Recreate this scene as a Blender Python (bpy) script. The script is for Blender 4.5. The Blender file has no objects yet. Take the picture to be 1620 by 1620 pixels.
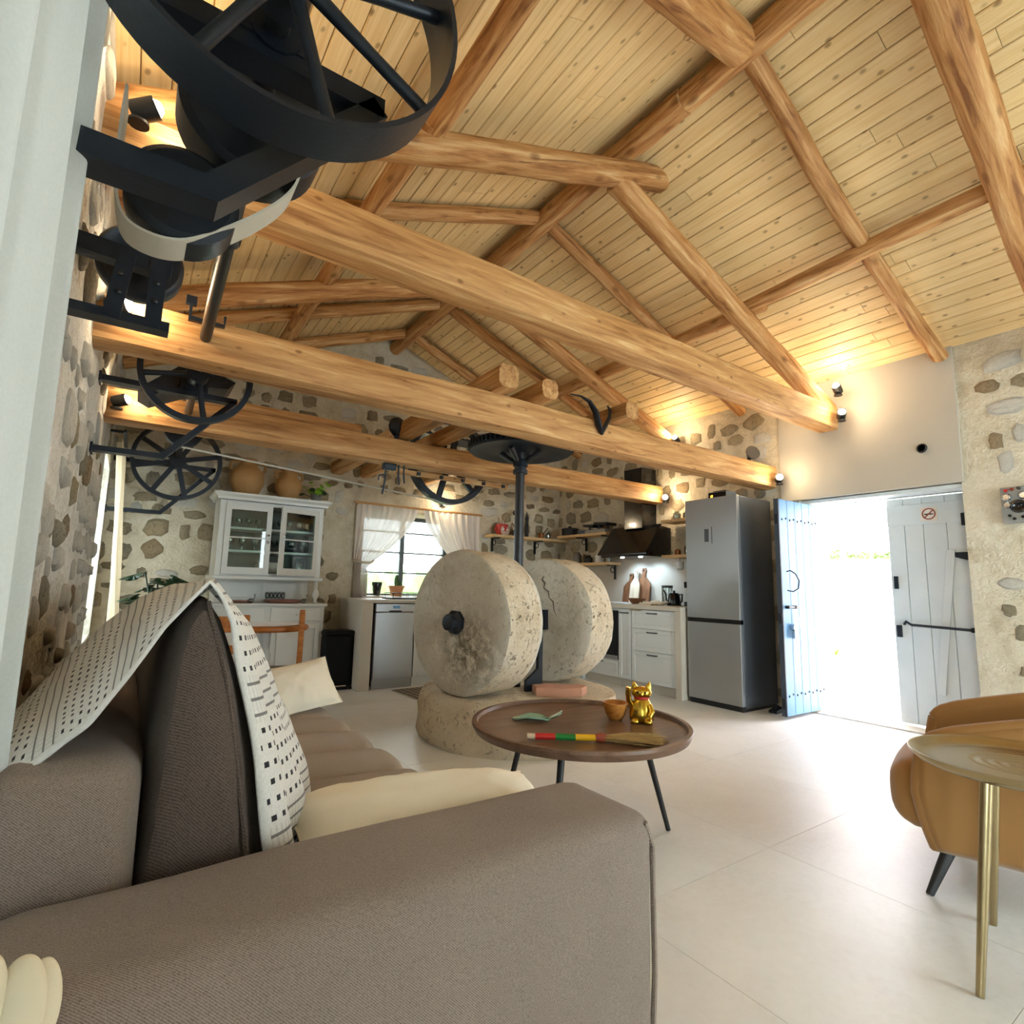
import bpy, bmesh, math, random
from mathutils import Vector, Matrix, Euler, noise
random.seed(7)
S = bpy.context.scene
C = S.collection
PI = math.pi
def V(*a): return Vector(a)
def lin(c):
    return tuple(((x/255)/12.92 if x/255 <= .04045 else ((x/255+.055)/1.055)**2.4) for x in c)

# ---------------------------------------------------------------- camera
yaw, pit, rol = (math.radians(a) for a in (34.674, 7.823, 1.350))
F = V(math.sin(yaw)*math.cos(pit), math.cos(yaw)*math.cos(pit), math.sin(pit))
R0 = V(math.cos(yaw), -math.sin(yaw), 0); U0 = R0.cross(F)
Rv = R0*math.cos(rol)+U0*math.sin(rol); Uv = U0*math.cos(rol)-R0*math.sin(rol)
cam = bpy.data.objects.new('camera', bpy.data.cameras.new('camera')); C.objects.link(cam)
m = Matrix((Rv, Uv, -F)).transposed().to_4x4(); m.translation = V(0, 0, 1.1)
cam.matrix_world = m
cam.data.sensor_width = 36; cam.data.lens = 36*865.7/1620; cam.data.clip_start = .02
S.camera = cam
# ---------------------------------------------------------------- sky, sun, exposure
w = bpy.data.worlds.new('sky'); S.world = w; w.use_nodes = True
bg = w.node_tree.nodes['Background']
bg.inputs[0].default_value = (.90, .89, 1.0, 1); bg.inputs[1].default_value = 9.0
sun = bpy.data.objects.new('sun', bpy.data.lights.new('sun', 'SUN')); C.objects.link(sun)
sun.data.energy = 9; sun.data.angle = .02; sun.data.color = (1, .95, .86)
sun.rotation_euler = Euler((math.radians(38), 0, math.radians(200)))
def portal(name, loc, rot, sx, sy):
    l = bpy.data.lights.new(name, 'AREA'); l.shape = 'RECTANGLE'; l.size = sx; l.size_y = sy
    l.cycles.is_portal = True
    o = bpy.data.objects.new(name, l); C.objects.link(o); o.location = loc; o.rotation_euler = rot
portal('portal_door', (5.95, 2.14, 1.01), (0, PI/2, 0), 2.0, 1.3)
portal('portal_window', (2.95, 6.98, 1.47), (-PI/2, 0, 0), 1.3, 1.1)
portal('portal_left', (-.82, .55, 1.2), (0, -PI/2, 0), 2.2, 1.5)
portal('portal_left_far', (-.82, 5.75, 1.35), (0, -PI/2, 0), 1.5, 1.0)
portal('portal_back', (3.5, -2.72, 1.25), (PI/2, 0, 0), 2.5, 2.3)  # guides sky light through the added back opening
portal('portal_left_back', (-.82, -1.35, 1.3), (0, -PI/2, 0), 2.0, 1.7)  # likewise for the added window on the left, behind the viewer
S.view_settings.view_transform = 'Standard'; S.view_settings.look = 'None'
S.view_settings.exposure = 1.05; S.view_settings.gamma = 1; S.view_settings.use_curve_mapping = False
cy = S.cycles
cy.use_adaptive_sampling = True; cy.adaptive_threshold = .12; cy.adaptive_min_samples = 16
cy.max_bounces = 6; cy.diffuse_bounces = 3; cy.glossy_bounces = 3; cy.transmission_bounces = 6; cy.transparent_max_bounces = 12
cy.sample_clamp_indirect = 6; cy.use_denoising = True; cy.caustics_reflective = False; cy.caustics_refractive = False

# ---------------------------------------------------------------- materials
class NT:
    def __init__(s, name):
        s.m = bpy.data.materials.new(name); s.m.use_nodes = True
        s.n = s.m.node_tree.nodes; s.l = s.m.node_tree.links
        s.b = s.n['Principled BSDF']; s.out = s.n['Material Output']
    def add(s, t, **k):
        n = s.n.new(t)
        for a, v in k.items():
            if hasattr(n, a): setattr(n, a, v)
        return n
    def math(s, op, a, b=None, c=None):
        n = s.n.new('ShaderNodeMath'); n.operation = op
        for i, x in enumerate((a, b, c)):
            if x is None: continue
            if isinstance(x, (int, float)): n.inputs[i].default_value = x
            else: s.l.new(x, n.inputs[i])
        return n.outputs[0]
    def mapped(s, scale=(1, 1, 1), rnd=True, coord='Object'):
        tc = s.n.new('ShaderNodeTexCoord'); mp = s.n.new('ShaderNodeMapping')
        mp.inputs['Scale'].default_value = scale
        s.l.new(tc.outputs[coord], mp.inputs[0])
        if rnd:
            oi = s.n.new('ShaderNodeObjectInfo')
            s.l.new(s.math('MULTIPLY', oi.outputs['Random'], 37.0), mp.inputs['Location'])
        return mp.outputs[0]
    def noise(s, vec, scale, detail=4, rough=.55, dist=0):
        n = s.n.new('ShaderNodeTexNoise'); n.inputs['Scale'].default_value = scale
        n.inputs['Detail'].default_value = detail; n.inputs['Roughness'].default_value = rough
        n.inputs['Distortion'].default_value = dist
        s.l.new(vec, n.inputs['Vector']); return n.outputs['Fac']
    def voro(s, vec, scale, feature='F1', out='Distance'):
        n = s.n.new('ShaderNodeTexVoronoi'); n.feature = feature; n.inputs['Scale'].default_value = scale
        s.l.new(vec, n.inputs['Vector']); return n.outputs[out]
    def ramp(s, fac, stops):
        r = s.n.new('ShaderNodeValToRGB'); e = r.color_ramp.elements
        while len(e) < len(stops): e.new(.5)
        for el, (p, c) in zip(e, stops):
            el.position = p; el.color = (*lin(c), 1) if len(c) == 3 else c
        s.l.new(fac, r.inputs[0]); return r.outputs[0]
    def mix(s, fac, a, b, mode='MIX'):
        n = s.n.new('ShaderNodeMix'); n.data_type = 'RGBA'; n.blend_type = mode
        for sock, x in ((n.inputs[0], fac), (n.inputs[6], a), (n.inputs[7], b)):
            if isinstance(x, (int, float)): sock.default_value = x
            elif isinstance(x, tuple): sock.default_value = (*x, 1) if len(x) == 3 else x
            else: s.l.new(x, sock)
        return n.outputs[2]
    def bump(s, h, strength=.3, dist=.01):
        n = s.n.new('ShaderNodeBump'); n.inputs['Strength'].default_value = strength
        n.inputs['Distance'].default_value = dist
        s.l.new(h, n.inputs['Height']); s.l.new(n.outputs[0], s.b.inputs['Normal'])
    def color(s, x):
        if isinstance(x, tuple): s.b.inputs['Base Color'].default_value = (*x, 1)
        else: s.l.new(x, s.b.inputs['Base Color'])
    def set(s, **k):
        for a, v in k.items(): s.b.inputs[a.replace('_', ' ')].default_value = v
M = {}
def plain(name, rgb, rough=.5, metal=0, var=.08, nscale=12, bump=0, bscale=60, coat=0, spec=.5, alpha=None):
    t = NT(name); c = lin(rgb)
    if var:
        f = t.noise(t.mapped(), nscale)
        t.color(t.mix(f, tuple(x*(1-var) for x in c), tuple(min(1, x*(1+var)) for x in c)))
    else: t.color(c)
    t.set(Roughness=rough, Metallic=metal, Coat_Weight=coat, Specular_IOR_Level=spec)
    if bump: t.bump(t.noise(t.mapped(), bscale, 5), bump, .01)
    M[name] = t.m; return t
def wood(name, stops, grain=(1.5, 22, 22), knots=0, rough=.6, bump=.15, kscale=(2.2, 9, 9), rnd=.18, cracks=0, kth=.27):
    t = NT(name); v = t.mapped(grain)
    f = t.noise(v, 1.6, 6, .62, .6)
    col = t.ramp(f, stops)
    oi = t.n.new('ShaderNodeObjectInfo')
    r2 = t.math('FRACT', t.math('MULTIPLY', oi.outputs['Random'], 91.7))
    mul = t.math('MULTIPLY_ADD', r2, rnd, 1-rnd/2)
    cmb = t.n.new('ShaderNodeCombineColor')
    for i in range(3): t.l.new(mul, cmb.inputs[i])
    col = t.mix(1.0, col, cmb.outputs[0], 'MULTIPLY')
    if knots:
        kd = t.voro(t.mapped(kscale), knots)
        k = t.ramp(kd, [(.0, (255, 255, 255)), (kth*.55, (220, 220, 220)), (kth, (0, 0, 0))])
        col = t.mix(t.math('MULTIPLY', k, .75), col, lin((110, 66, 28)))
    if cracks:
        ck = t.ramp(t.noise(t.mapped((1.1, 20, 20)), 1.3, 5, .7, 1.2), [(.30, (255, 255, 255)), (.37, (0, 0, 0))])
        col = t.mix(t.math('MULTIPLY', ck, cracks), col, lin((92, 54, 26)))
    t.color(col); t.set(Roughness=rough, Specular_IOR_Level=.3)
    t.bump(f, bump, .01); M[name] = t.m; return t
wood('pine_boards', [(.25, (218, 178, 118)), (.5, (234, 200, 144)), (.75, (242, 214, 164))], (1.2, 30, 30), knots=1.0, rough=.5, bump=.05, rnd=.14, kscale=(7, 11, 11), kth=.17)
wood('log_wood', [(.32, (128, 80, 42)), (.45, (178, 124, 72)), (.56, (198, 148, 94)), (.7, (220, 182, 132))], (1.3, 16, 16), knots=1.0, bump=.8, rough=.6, kscale=(4, 8, 8), cracks=.7, kth=.22)
wood('beam_wood', [(.32, (148, 98, 54)), (.45, (184, 134, 82)), (.57, (202, 154, 100)), (.7, (222, 184, 132))], (1.1, 14, 14), knots=1.3, bump=.5, rough=.6, kscale=(4, 7, 7), cracks=.45, kth=.13)
wood('shelf_wood', [(.3, (205, 165, 115)), (.7, (232, 200, 152))], (2, 30, 30))
wood('orange_wood', [(.3, (150, 84, 34)), (.7, (196, 122, 56))], (2, 30, 30), rough=.4)
wood('walnut', [(.25, (84, 60, 46)), (.5, (112, 84, 66)), (.8, (132, 102, 82))], (1.5, 14, 14), rough=.38, bump=.1, rnd=.02)
wood('olive_wood', [(.3, (150, 88, 34)), (.5, (196, 128, 58)), (.8, (214, 154, 84))], (9, 9, 22), rough=.35)
wood('dark_board', [(.3, (112, 70, 44)), (.7, (150, 100, 66))], (20, 20, 3))
wood('pale_board', [(.3, (206, 182, 150)), (.7, (228, 208, 180))], (20, 20, 3))
wood('straw', [(.3, (140, 108, 62)), (.7, (188, 152, 96))], (3, 80, 80), bump=.6)
plain('iron', (30, 37, 47), .42, .35, .12, 8, .08, 90)
plain('iron_shaft', (58, 58, 60), .4, .7, .15, 8)
plain('black_matte', (18, 18, 20), .5, 0, .1)
plain('black_gloss', (12, 14, 18), .15, 0, .05, coat=.3)
plain('black_leg', (22, 22, 24), .45, 0, .1)
plain('white_paint', (226, 224, 220), .45, 0, .03, 6)
plain('cabinet_white', (222, 224, 222), .42, 0, .02, 6)
plain('hutch_white', (220, 219, 214), .4, 0, .04, 7)
plain('hutch_back', (96, 92, 84), .6, 0, .05)
plain('steel', (168, 170, 172), .34, .7, .04, 3)
plain('steel_side', (84, 88, 94), .38, .5, .04, 3)
plain('chrome', (200, 200, 200), .15, 1, .02)
plain('plaster', (180, 172, 158), .75, 0, .06, 2, .04, 25)
plain('microcement', (204, 194, 178), .6, 0, .06, 3, .03, 20)
plain('splash', (196, 182, 164), .4, 0, .06, 3)
plain('rubber', (6, 8, 13), .6, 0, .05, spec=.2)
plain('pot_terra', (176, 120, 84), .7, 0, .1)
plain('pot_blush', (190, 162, 146), .7, 0, .1)
plain('clay_jug', (176, 134, 84), .75, 0, .22, 5, .15, 30)
plain('grey_pot', (120, 116, 110), .6, 0, .1)
plain('leaf_dark', (30, 60, 34), .4, 0, .3, 20)
plain('leaf_bright', (120, 176, 40), .4, 0, .25, 20)
plain('cactus', (70, 104, 62), .6, 0, .2)
plain('velvet', (160, 114, 60), .85, 0, .06, 3).set(Sheen_Weight=.4, Sheen_Roughness=.4)
plain('brass', (172, 154, 116), .26, .95, .12, 30)
plain('gold', (212, 176, 70), .22, 1.0, .05)
plain('red_paint', (196, 40, 36), .4); plain('green_paint', (24, 124, 52), .4); plain('yellow_paint', (232, 176, 20), .4)
plain('red_brown', (150, 66, 44), .5); plain('red_box', (176, 48, 40), .45)
plain('terracotta', (200, 148, 122), .8, 0, .08, 6, .1, 40)
plain('crack_dark', (104, 94, 80), .95)
plain('belt', (200, 192, 176), .8, 0, .06)
plain('tray_red', (168, 120, 108), .5)
plain('rope', (206, 196, 176), .9)
plain('door_paint', (96, 142, 184), .5, 0, .08, 5, .06, 25)
plain('door_white', (212, 216, 214), .55, 0, .08, 5, .06, 25)
plain('door_edge', (50, 62, 76), .5)
plain('sign_paper', (226, 214, 200), .6, 0, 0)
plain('cream_cloth', (236, 226, 206), .9, 0, .04, 6, .15, 260)
plain('napkin', (226, 212, 184), .9, 0, .04, 6, .1, 200)
plain('cloth_towel', (188, 170, 140), .9, 0, .08)
plain('rush', (150, 138, 118), .9, 0, .2, 40)
plain('doily', (232, 232, 236), .9, 0, .1, 60)
plain('ceramic', (232, 230, 226), .3)
plain('panel_grey', (150, 150, 146), .5, .3)
plain('exterior_wall', (236, 232, 222), .9, 0, .1, 3, .3, 12)
plain('exterior_ground', (228, 222, 210), .9, 0, .06, 2)
plain('ivy', (90, 120, 60), .7, 0, .3, 20)
plain('grey_frame', (70, 76, 82), .5)
plain('display', (24, 24, 28), .2)
plain('amber_copper', (150, 90, 50), .3, .8)
def emit(name, rgb, st):
    t = NT(name); t.color(lin(rgb)); t.b.inputs['Emission Color'].default_value = (*lin(rgb), 1); t.set(Emission_Strength=st); M[name] = t.m
emit('bulb', (255, 232, 190), 60); emit('hood_led', (225, 240, 255), 60); emit('led_amber', (255, 180, 40), 4)
def glass(name, tint=(240, 250, 246), gl=.12, rough=.02):
    t = NT(name); n, l = t.n, t.l
    tr = n.new('ShaderNodeBsdfTransparent'); tr.inputs[0].default_value = (*lin(tint), 1)
    g = n.new('ShaderNodeBsdfGlossy'); g.inputs['Roughness'].default_value = rough
    lw = n.new('ShaderNodeLayerWeight'); lw.inputs[0].default_value = .35
    mx = n.new('ShaderNodeMixShader')
    l.new(t.math('MULTIPLY_ADD', lw.outputs['Fresnel'], .6, gl), mx.inputs[0])
    l.new(tr.outputs[0], mx.inputs[1]); l.new(g.outputs[0], mx.inputs[2]); l.new(mx.outputs[0], t.out.inputs[0]); M[name] = t.m
glass('pane', gl=.03); glass('glassware', (225, 235, 235), .25); plain('green_glass', (168, 212, 188), .12, 0, .08, 9, coat=.4).set(Transmission_Weight=.35)
def sheer(name, rgb, tr=.35, tl=.45):
    t = NT(name); n, l = t.n, t.l
    v = t.mapped((1, 1, 1), False)
    f = t.noise(v, 180, 2)
    col = t.mix(f, tuple(x*.86 for x in lin(rgb)), lin(rgb))
    d = n.new('ShaderNodeBsdfDiffuse'); l.new(col, d.inputs[0])
    tl_ = n.new('ShaderNodeBsdfTranslucent'); l.new(col, tl_.inputs[0])
    tp = n.new('ShaderNodeBsdfTransparent')
    m1 = n.new('ShaderNodeMixShader'); m1.inputs[0].default_value = tl; l.new(d.outputs[0], m1.inputs[1]); l.new(tl_.outputs[0], m1.inputs[2])
    m2 = n.new('ShaderNodeMixShader'); m2.inputs[0].default_value = tr; l.new(m1.outputs[0], m2.inputs[1]); l.new(tp.outputs[0], m2.inputs[2])
    l.new(m2.outputs[0], t.out.inputs[0]); M[name] = t.m
sheer('linen_sheer', (180, 179, 172), .03, .13); sheer('voile', (234, 222, 212), .03, .13); sheer('linen_far', (222, 202, 170), .03, .2)
# masonry
t = NT('mortar'); v = t.mapped((1, 1, 1), False)
f1 = t.noise(v, 1.7, 5, .6); f2 = t.noise(v, 9, 6, .65)
col = t.ramp(t.math('ADD', t.math('MULTIPLY', f1, .5), t.math('MULTIPLY', f2, .5)), [(.3, (176, 160, 132)), (.48, (208, 196, 172)), (.68, (224, 215, 197))])
t.color(col); t.set(Roughness=.95, Specular_IOR_Level=.1)
t.bump(t.math('ADD', f2, t.math('MULTIPLY', t.noise(v, 40, 4), .4)), .9, .03); M['mortar'] = t.m
t = NT('mortar_lit'); v = t.mapped((1, 1, 1), False); f1 = t.noise(v, 2.2, 6, .65); f2 = t.noise(v, 11, 6, .65)  # mortar brightened in colour for the window light on the left wall
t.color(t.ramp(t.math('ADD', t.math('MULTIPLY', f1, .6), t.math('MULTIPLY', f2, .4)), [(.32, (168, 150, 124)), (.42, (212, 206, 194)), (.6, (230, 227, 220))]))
t.set(Roughness=.95, Specular_IOR_Level=.1); t.bump(t.math('ADD', f2, t.math('MULTIPLY', t.noise(v, 40, 4), .4)), 1.0, .04); M['mortar_lit'] = t.m
t = NT('field_stone'); v = t.mapped((1, 1, 1), True)
oi = t.n.new('ShaderNodeObjectInfo')
base = t.ramp(oi.outputs['Random'], [(.0, (164, 146, 116)), (.2, (190, 172, 140)), (.4, (170, 156, 132)), (.6, (200, 184, 152)), (.75, (178, 148, 110)), (.88, (156, 144, 124)), (1, (194, 184, 162))])
f2 = t.noise(v, 14, 6, .7)
col = t.mix(f2, base, t.mix(.5, base, lin((214, 200, 172))))
dk = t.ramp(t.noise(v, 7, 5, .7), [(.28, (120, 120, 120)), (.5, (255, 255, 255))])
t.color(t.mix(.7, col, dk, 'MULTIPLY')); t.set(Roughness=.95, Specular_IOR_Level=.1)
t.bump(t.noise(v, 22, 6, .7), .9, .03); M['field_stone'] = t.m
plain('stone_lit', (206, 200, 188), .95, 0, .22, 9, .9, 30, spec=.1)  # stones paled in colour for left-wall window light; some used on other walls
def millstone(name, stops, bump, pits):
    t = NT(name); v = t.mapped((1, 1, 1), False)
    f1 = t.noise(v, 3, 6, .65); f2 = t.noise(v, 30, 5, .7)
    col = t.ramp(f1, stops)
    pit = t.ramp(t.noise(v, 26, 8, .75, .4), [(.34, (0, 0, 0)), (.43, (255, 255, 255))])
    col = t.mix(t.math('MULTIPLY', t.math('SUBTRACT', 1.0, pit), pits), col, lin((120, 104, 80)))
    t.color(col); t.set(Roughness=.92, Specular_IOR_Level=.15)
    t.bump(t.math('ADD', t.math('MULTIPLY', pit, .6), f2), bump, .02); M[name] = t.m
millstone('mill_face', [(.3, (206, 196, 178)), (.5, (226, 219, 204)), (.7, (234, 229, 217))], .7, .6)
# the near stone keeps a dark oil stain below its hub
t = NT('mill_face_stained'); v = t.mapped((1, 1, 1), False)
f1 = t.noise(v, 3, 6, .65); f2 = t.noise(v, 30, 5, .7)
col = t.ramp(f1, [(.3, (206, 196, 178)), (.5, (226, 219, 204)), (.7, (234, 229, 217))])
ds = t.n.new('ShaderNodeVectorMath'); ds.operation = 'DISTANCE'; t.l.new(v, ds.inputs[0]); ds.inputs[1].default_value = (.03, -.12, .34)
fall = t.ramp(ds.outputs['Value'], [(.08, (255, 255, 255)), (.34, (0, 0, 0))])
st_n = t.ramp(t.noise(v, 13, 8, .75, .5), [(.44, (0, 0, 0)), (.58, (255, 255, 255))])
pit = t.ramp(t.noise(v, 26, 8, .75, .4), [(.34, (255, 255, 255)), (.43, (0, 0, 0))])
col = t.mix(t.math('MULTIPLY', t.math('MULTIPLY', fall, st_n), .85), col, lin((104, 92, 66)))
col = t.mix(t.math('MULTIPLY', pit, .55), col, lin((120, 104, 80)))
t.color(col); t.set(Roughness=.92, Specular_IOR_Level=.15); t.bump(t.math('ADD', st_n, f2), .6, .015); M['mill_face_stained'] = t.m
millstone('mill_rim', [(.3, (200, 178, 148)), (.5, (226, 209, 182)), (.7, (234, 222, 202))], 1.0, .8)
# sofa fabric: fine twill
def fabric(name, a, b, sc=420):
    t = NT(name); v = t.mapped((1, 1, 1), False)
    wv = t.n.new('ShaderNodeTexWave'); wv.inputs['Scale'].default_value = sc*.36; wv.inputs['Distortion'].default_value = 3; wv.inputs['Detail'].default_value = 2
    wv.inputs['Detail Scale'].default_value = 6
    wv.bands_direction = 'DIAGONAL'; t.l.new(v, wv.inputs[0])
    nf = t.noise(v, sc, 2, .7); big = t.noise(v, 5, 3)
    f = t.math('ADD', t.math('MULTIPLY', wv.outputs['Fac'], .34), t.math('MULTIPLY', nf, .85))
    col = t.ramp(f, [(.3, a), (.75, b)])
    col = t.mix(t.math('MULTIPLY', big, .25), col, tuple(x*.75 for x in lin(a)))
    t.color(col); t.set(Roughness=.95, Specular_IOR_Level=.15, Sheen_Weight=.15)
    t.bump(f, .5, .004); M[name] = t.m
fabric('sofa_fabric', (108, 93, 83), (168, 150, 138)); fabric('sofa_seat_fabric', (134, 116, 98), (176, 158, 140), 380); fabric('cushion_fabric', (66, 55, 49), (112, 97, 88), 300)
# woven throw, uv in metres: u across rows, v along the weave
t = NT('throw_weave')
uvn = t.n.new('ShaderNodeUVMap'); sp = t.n.new('ShaderNodeSeparateXYZ'); t.l.new(uvn.outputs[0], sp.inputs[0])
u, vv = sp.outputs[0], sp.outputs[1]
row = t.math('MULTIPLY', u, 38.0); rf = t.math('FRACT', row); ri = t.math('FLOOR', row)
grp = t.math('MODULO', ri, 9.0)                       # 6 dash rows, then 3 dense stripe rows
dashrow = t.math('LESS_THAN', grp, 5.5)
inrow = t.math('MULTIPLY', t.math('GREATER_THAN', rf, .3), t.math('LESS_THAN', rf, .62))
dash = t.math('LESS_THAN', t.math('FRACT', t.math('ADD', t.math('MULTIPLY', vv, 40.0), t.math('MULTIPLY', ri, .37))), .42)
dashes = t.math('MULTIPLY', t.math('MULTIPLY', dashrow, inrow), dash)
tick = t.math('LESS_THAN', t.math('FRACT', t.math('MULTIPLY', vv, 90.0)), .3)
line = t.math('MAXIMUM', t.math('MULTIPLY', t.math('GREATER_THAN', rf, .35), t.math('LESS_THAN', rf, .55)), t.math('MULTIPLY', tick, .22))
dense = t.math('MULTIPLY', t.math('SUBTRACT', 1.0, dashrow), line)
fac = t.math('MULTIPLY', t.math('GREATER_THAN', vv, .012), t.math('MAXIMUM', dashes, t.math('MULTIPLY', dense, .75)))
nz = t.noise(t.mapped((1, 1, 1), False), 160, 3)
t.color(t.mix(fac, t.mix(nz, lin((206, 202, 194)), lin((236, 234, 230))), lin((44, 44, 48))))
t.set(Roughness=.95, Specular_IOR_Level=.1, Sheen_Weight=.2); t.bump(t.math('ADD', nz, rf), .4, .004); M['throw_weave'] = t.m
# floor
t = NT('floor_tile'); v = t.mapped((1, 1, 1), True)
f1 = t.noise(v, 1.6, 6, .6, .5); f2 = t.noise(v, 38, 4, .6)
col = t.ramp(t.math('ADD', t.math('MULTIPLY', f1, .7), t.math('MULTIPLY', f2, .3)), [(.32, (222, 219, 214)), (.5, (232, 230, 226)), (.7, (238, 237, 234))])
t.color(col); t.set(Roughness=.42, Specular_IOR_Level=.4); t.bump(f2, .04, .005); M['floor_tile'] = t.m
plain('grout', (206, 202, 194), .8)
# striped rug
t = NT('rug_stripe'); v = t.mapped((1, 1, 1), False); sp = t.n.new('ShaderNodeSeparateXYZ'); t.l.new(v, sp.inputs[0])
f = t.math('FRACT', t.math('MULTIPLY', t.math('ADD', sp.outputs[0], t.math('MULTIPLY', t.noise(v, 30, 2), .02)), 16.0))
t.color(t.ramp(f, [(.3, (66, 56, 50)), (.4, (150, 134, 116)), (.6, (96, 80, 70)), (.8, (170, 158, 140))])); t.set(Roughness=.95); M['rug_stripe'] = t.m
# brass tray with ring hammering is in the mesh; millstone hole stain etc. keep plain

# ---------------------------------------------------------------- geometry helpers
class G:
    def __init__(s): s.v = []; s.f = []; s.uv = None
    def add(s, vs, fs):
        o = len(s.v); s.v += [tuple(x) for x in vs]; s.f += [tuple(i+o for i in f) for f in fs]; return s
    def box(s, c, d, rot=None, taper=None):
        x, y, z = (a/2 for a in d); tx, ty = taper or (1, 1)
        vs = [V(-x, -y, -z), V(x, -y, -z), V(x, y, -z), V(-x, y, -z), V(-x*tx, -y*ty, z), V(x*tx, -y*ty, z), V(x*tx, y*ty, z), V(-x*tx, y*ty, z)]
        if rot is not None:
            if not isinstance(rot, Matrix): rot = Euler(rot).to_matrix()
            vs = [rot @ q for q in vs]
        return s.add([q+V(*c) for q in vs], [(0, 3, 2, 1), (4, 5, 6, 7), (0, 1, 5, 4), (1, 2, 6, 5), (2, 3, 7, 6), (3, 0, 4, 7)])
    def bb(s, x0, x1, y0, y1, z0, z1): return s.box(((x0+x1)/2, (y0+y1)/2, (z0+z1)/2), (abs(x1-x0), abs(y1-y0), abs(z1-z0)))
    def rings(s, rs, caps=True, closed=True, loop=False):
        n = len(rs[0]); vs = [p for r in rs for p in r]; fs = []
        L = len(rs)
        for i in range(L if loop else L-1):
            a = i*n; b = ((i+1) % L)*n
            for j in range(n if closed else n-1):
                k = (j+1) % n; fs.append((a+j, a+k, b+k, b+j))
        if caps and closed and not loop: fs += [tuple(range(n-1, -1, -1)), tuple(range((L-1)*n, L*n))]
        return s.add(vs, fs)
    def cyl(s, p0, p1, r0, r1=None, n=16, caps=True):
        return s.tube([p0, p1], [r0, r0 if r1 is None else r1], n, caps)
    def tube(s, path, r, n=10, caps=True, loop=False, squash=1, up=None):
        P = [V(*p) for p in path]; L = len(P)
        if isinstance(r, (int, float)): r = [r]*L
        rs = []; ref = None
        for i in range(L):
            a = P[(i-1) % L] if (i or loop) else P[0]; b = P[(i+1) % L] if (i < L-1 or loop) else P[-1]
            d = (b-a).normalized()
            if ref is None:
                ref = V(*up) if up else (V(0, 0, 1) if abs(d.z) < .9 else V(1, 0, 0))
            x = ref-d*ref.dot(d); x.normalize(); ref = x; y = d.cross(x)
            rs.append([P[i]+x*(r[i]*math.cos(2*PI*j/n))+y*(r[i]*squash*math.sin(2*PI*j/n)) for j in range(n)])
        return s.rings(rs, caps, True, loop)
    def lathe(s, prof, n=24, c=(0, 0, 0), axis=(0, 0, 1), caps=True):
        a = V(*axis).normalized(); x = V(1, 0, 0) if abs(a.x) < .9 else V(0, 0, 1)
        x = (x-a*x.dot(a)).normalized(); y = a.cross(x); c = V(*c)
        return s.rings([[c+a*z+x*(r*math.cos(2*PI*j/n))+y*(r*math.sin(2*PI*j/n)) for j in range(n)] for r, z in prof], caps)
    def sheet(s, fn, nu, nv, uvs=None, thick=0):
        vs = [fn(i/nu, j/nv) for i in range(nu+1) for j in range(nv+1)]
        fs = [(i*(nv+1)+j, (i+1)*(nv+1)+j, (i+1)*(nv+1)+j+1, i*(nv+1)+j+1) for i in range(nu) for j in range(nv)]
        if uvs: s.uv = [uvs(i/nu, j/nv) for i in range(nu+1) for j in range(nv+1)]
        return s.add(vs, fs)
    def prism(s, pts, ax, t0, t1):
        # polygon in the plane normal to axis index ax, extruded t0..t1 along it
        def p(a, b, t): return {0: (t, a, b), 1: (a, t, b), 2: (a, b, t)}[ax]
        return s.rings([[V(*p(a, b, t0)) for a, b in pts], [V(*p(a, b, t1)) for a, b in pts]])
    def band(s, pts, ax, t0, t1, th):
        # closed/open strip: polyline in plane, given thickness, extruded
        P = [V(a, b) for a, b in pts]; out = []; inn = []
        for i, q in enumerate(P):
            a = P[max(i-1, 0)]; b = P[min(i+1, len(P)-1)]; d = (b-a).normalized(); nrm = V(-d.y, d.x)
            if 0 < i < len(P)-1:
                d1 = (q-a).normalized(); k = max(.35, nrm.dot(V(-d1.y, d1.x)))
            else: k = 1
            out.append(q+nrm*(th/2/k)); inn.append(q-nrm*(th/2/k))
        def p(q, t): return {0: (t, q.x, q.y), 1: (q.x, t, q.y), 2: (q.x, q.y, t)}[ax]
        return s.rings([[V(*p(o, t0)), V(*p(o, t1)), V(*p(i_, t1)), V(*p(i_, t0))] for o, i_ in zip(out, inn)])
    def mesh(s, name, mat, smooth=None):
        me = bpy.data.meshes.new(name); me.from_pydata(s.v, [], s.f)
        bm = bmesh.new(); bm.from_mesh(me); bmesh.ops.recalc_face_normals(bm, faces=bm.faces); bm.to_mesh(me); bm.free()
        if s.uv:
            l = me.uv_layers.new(name='UVMap')
            for lp in me.loops: l.data[lp.index].uv = s.uv[lp.vertex_index]
        me.materials.append(M[mat])
        if smooth is not None:
            for p in me.polygons: p.use_smooth = True
            me.set_sharp_from_angle(angle=math.radians(smooth))
        me.update(); return me
    def build(s, name, mat, parent=None, smooth=None, bevel=0, seg=2, solid=0, subsurf=0):
        o = bpy.data.objects.new(name, s.mesh(name, mat, smooth)); C.objects.link(o)
        if parent: o.parent = parent
        if solid: k = o.modifiers.new('Solidify', 'SOLIDIFY'); k.thickness = solid; k.offset = 0
        if bevel: k = o.modifiers.new('Bevel', 'BEVEL'); k.width = bevel; k.segments = seg; k.limit_method = 'ANGLE'; k.angle_limit = math.radians(40)
        if subsurf: k = o.modifiers.new('Subdivision', 'SUBSURF'); k.levels = subsurf; k.render_levels = subsurf
        return o
def tag(o, label=None, cat=None, group=None, kind=None):
    if label: o['label'] = label
    if cat: o['category'] = cat
    if group: o['group'] = group
    if kind: o['kind'] = kind
    return o
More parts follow.
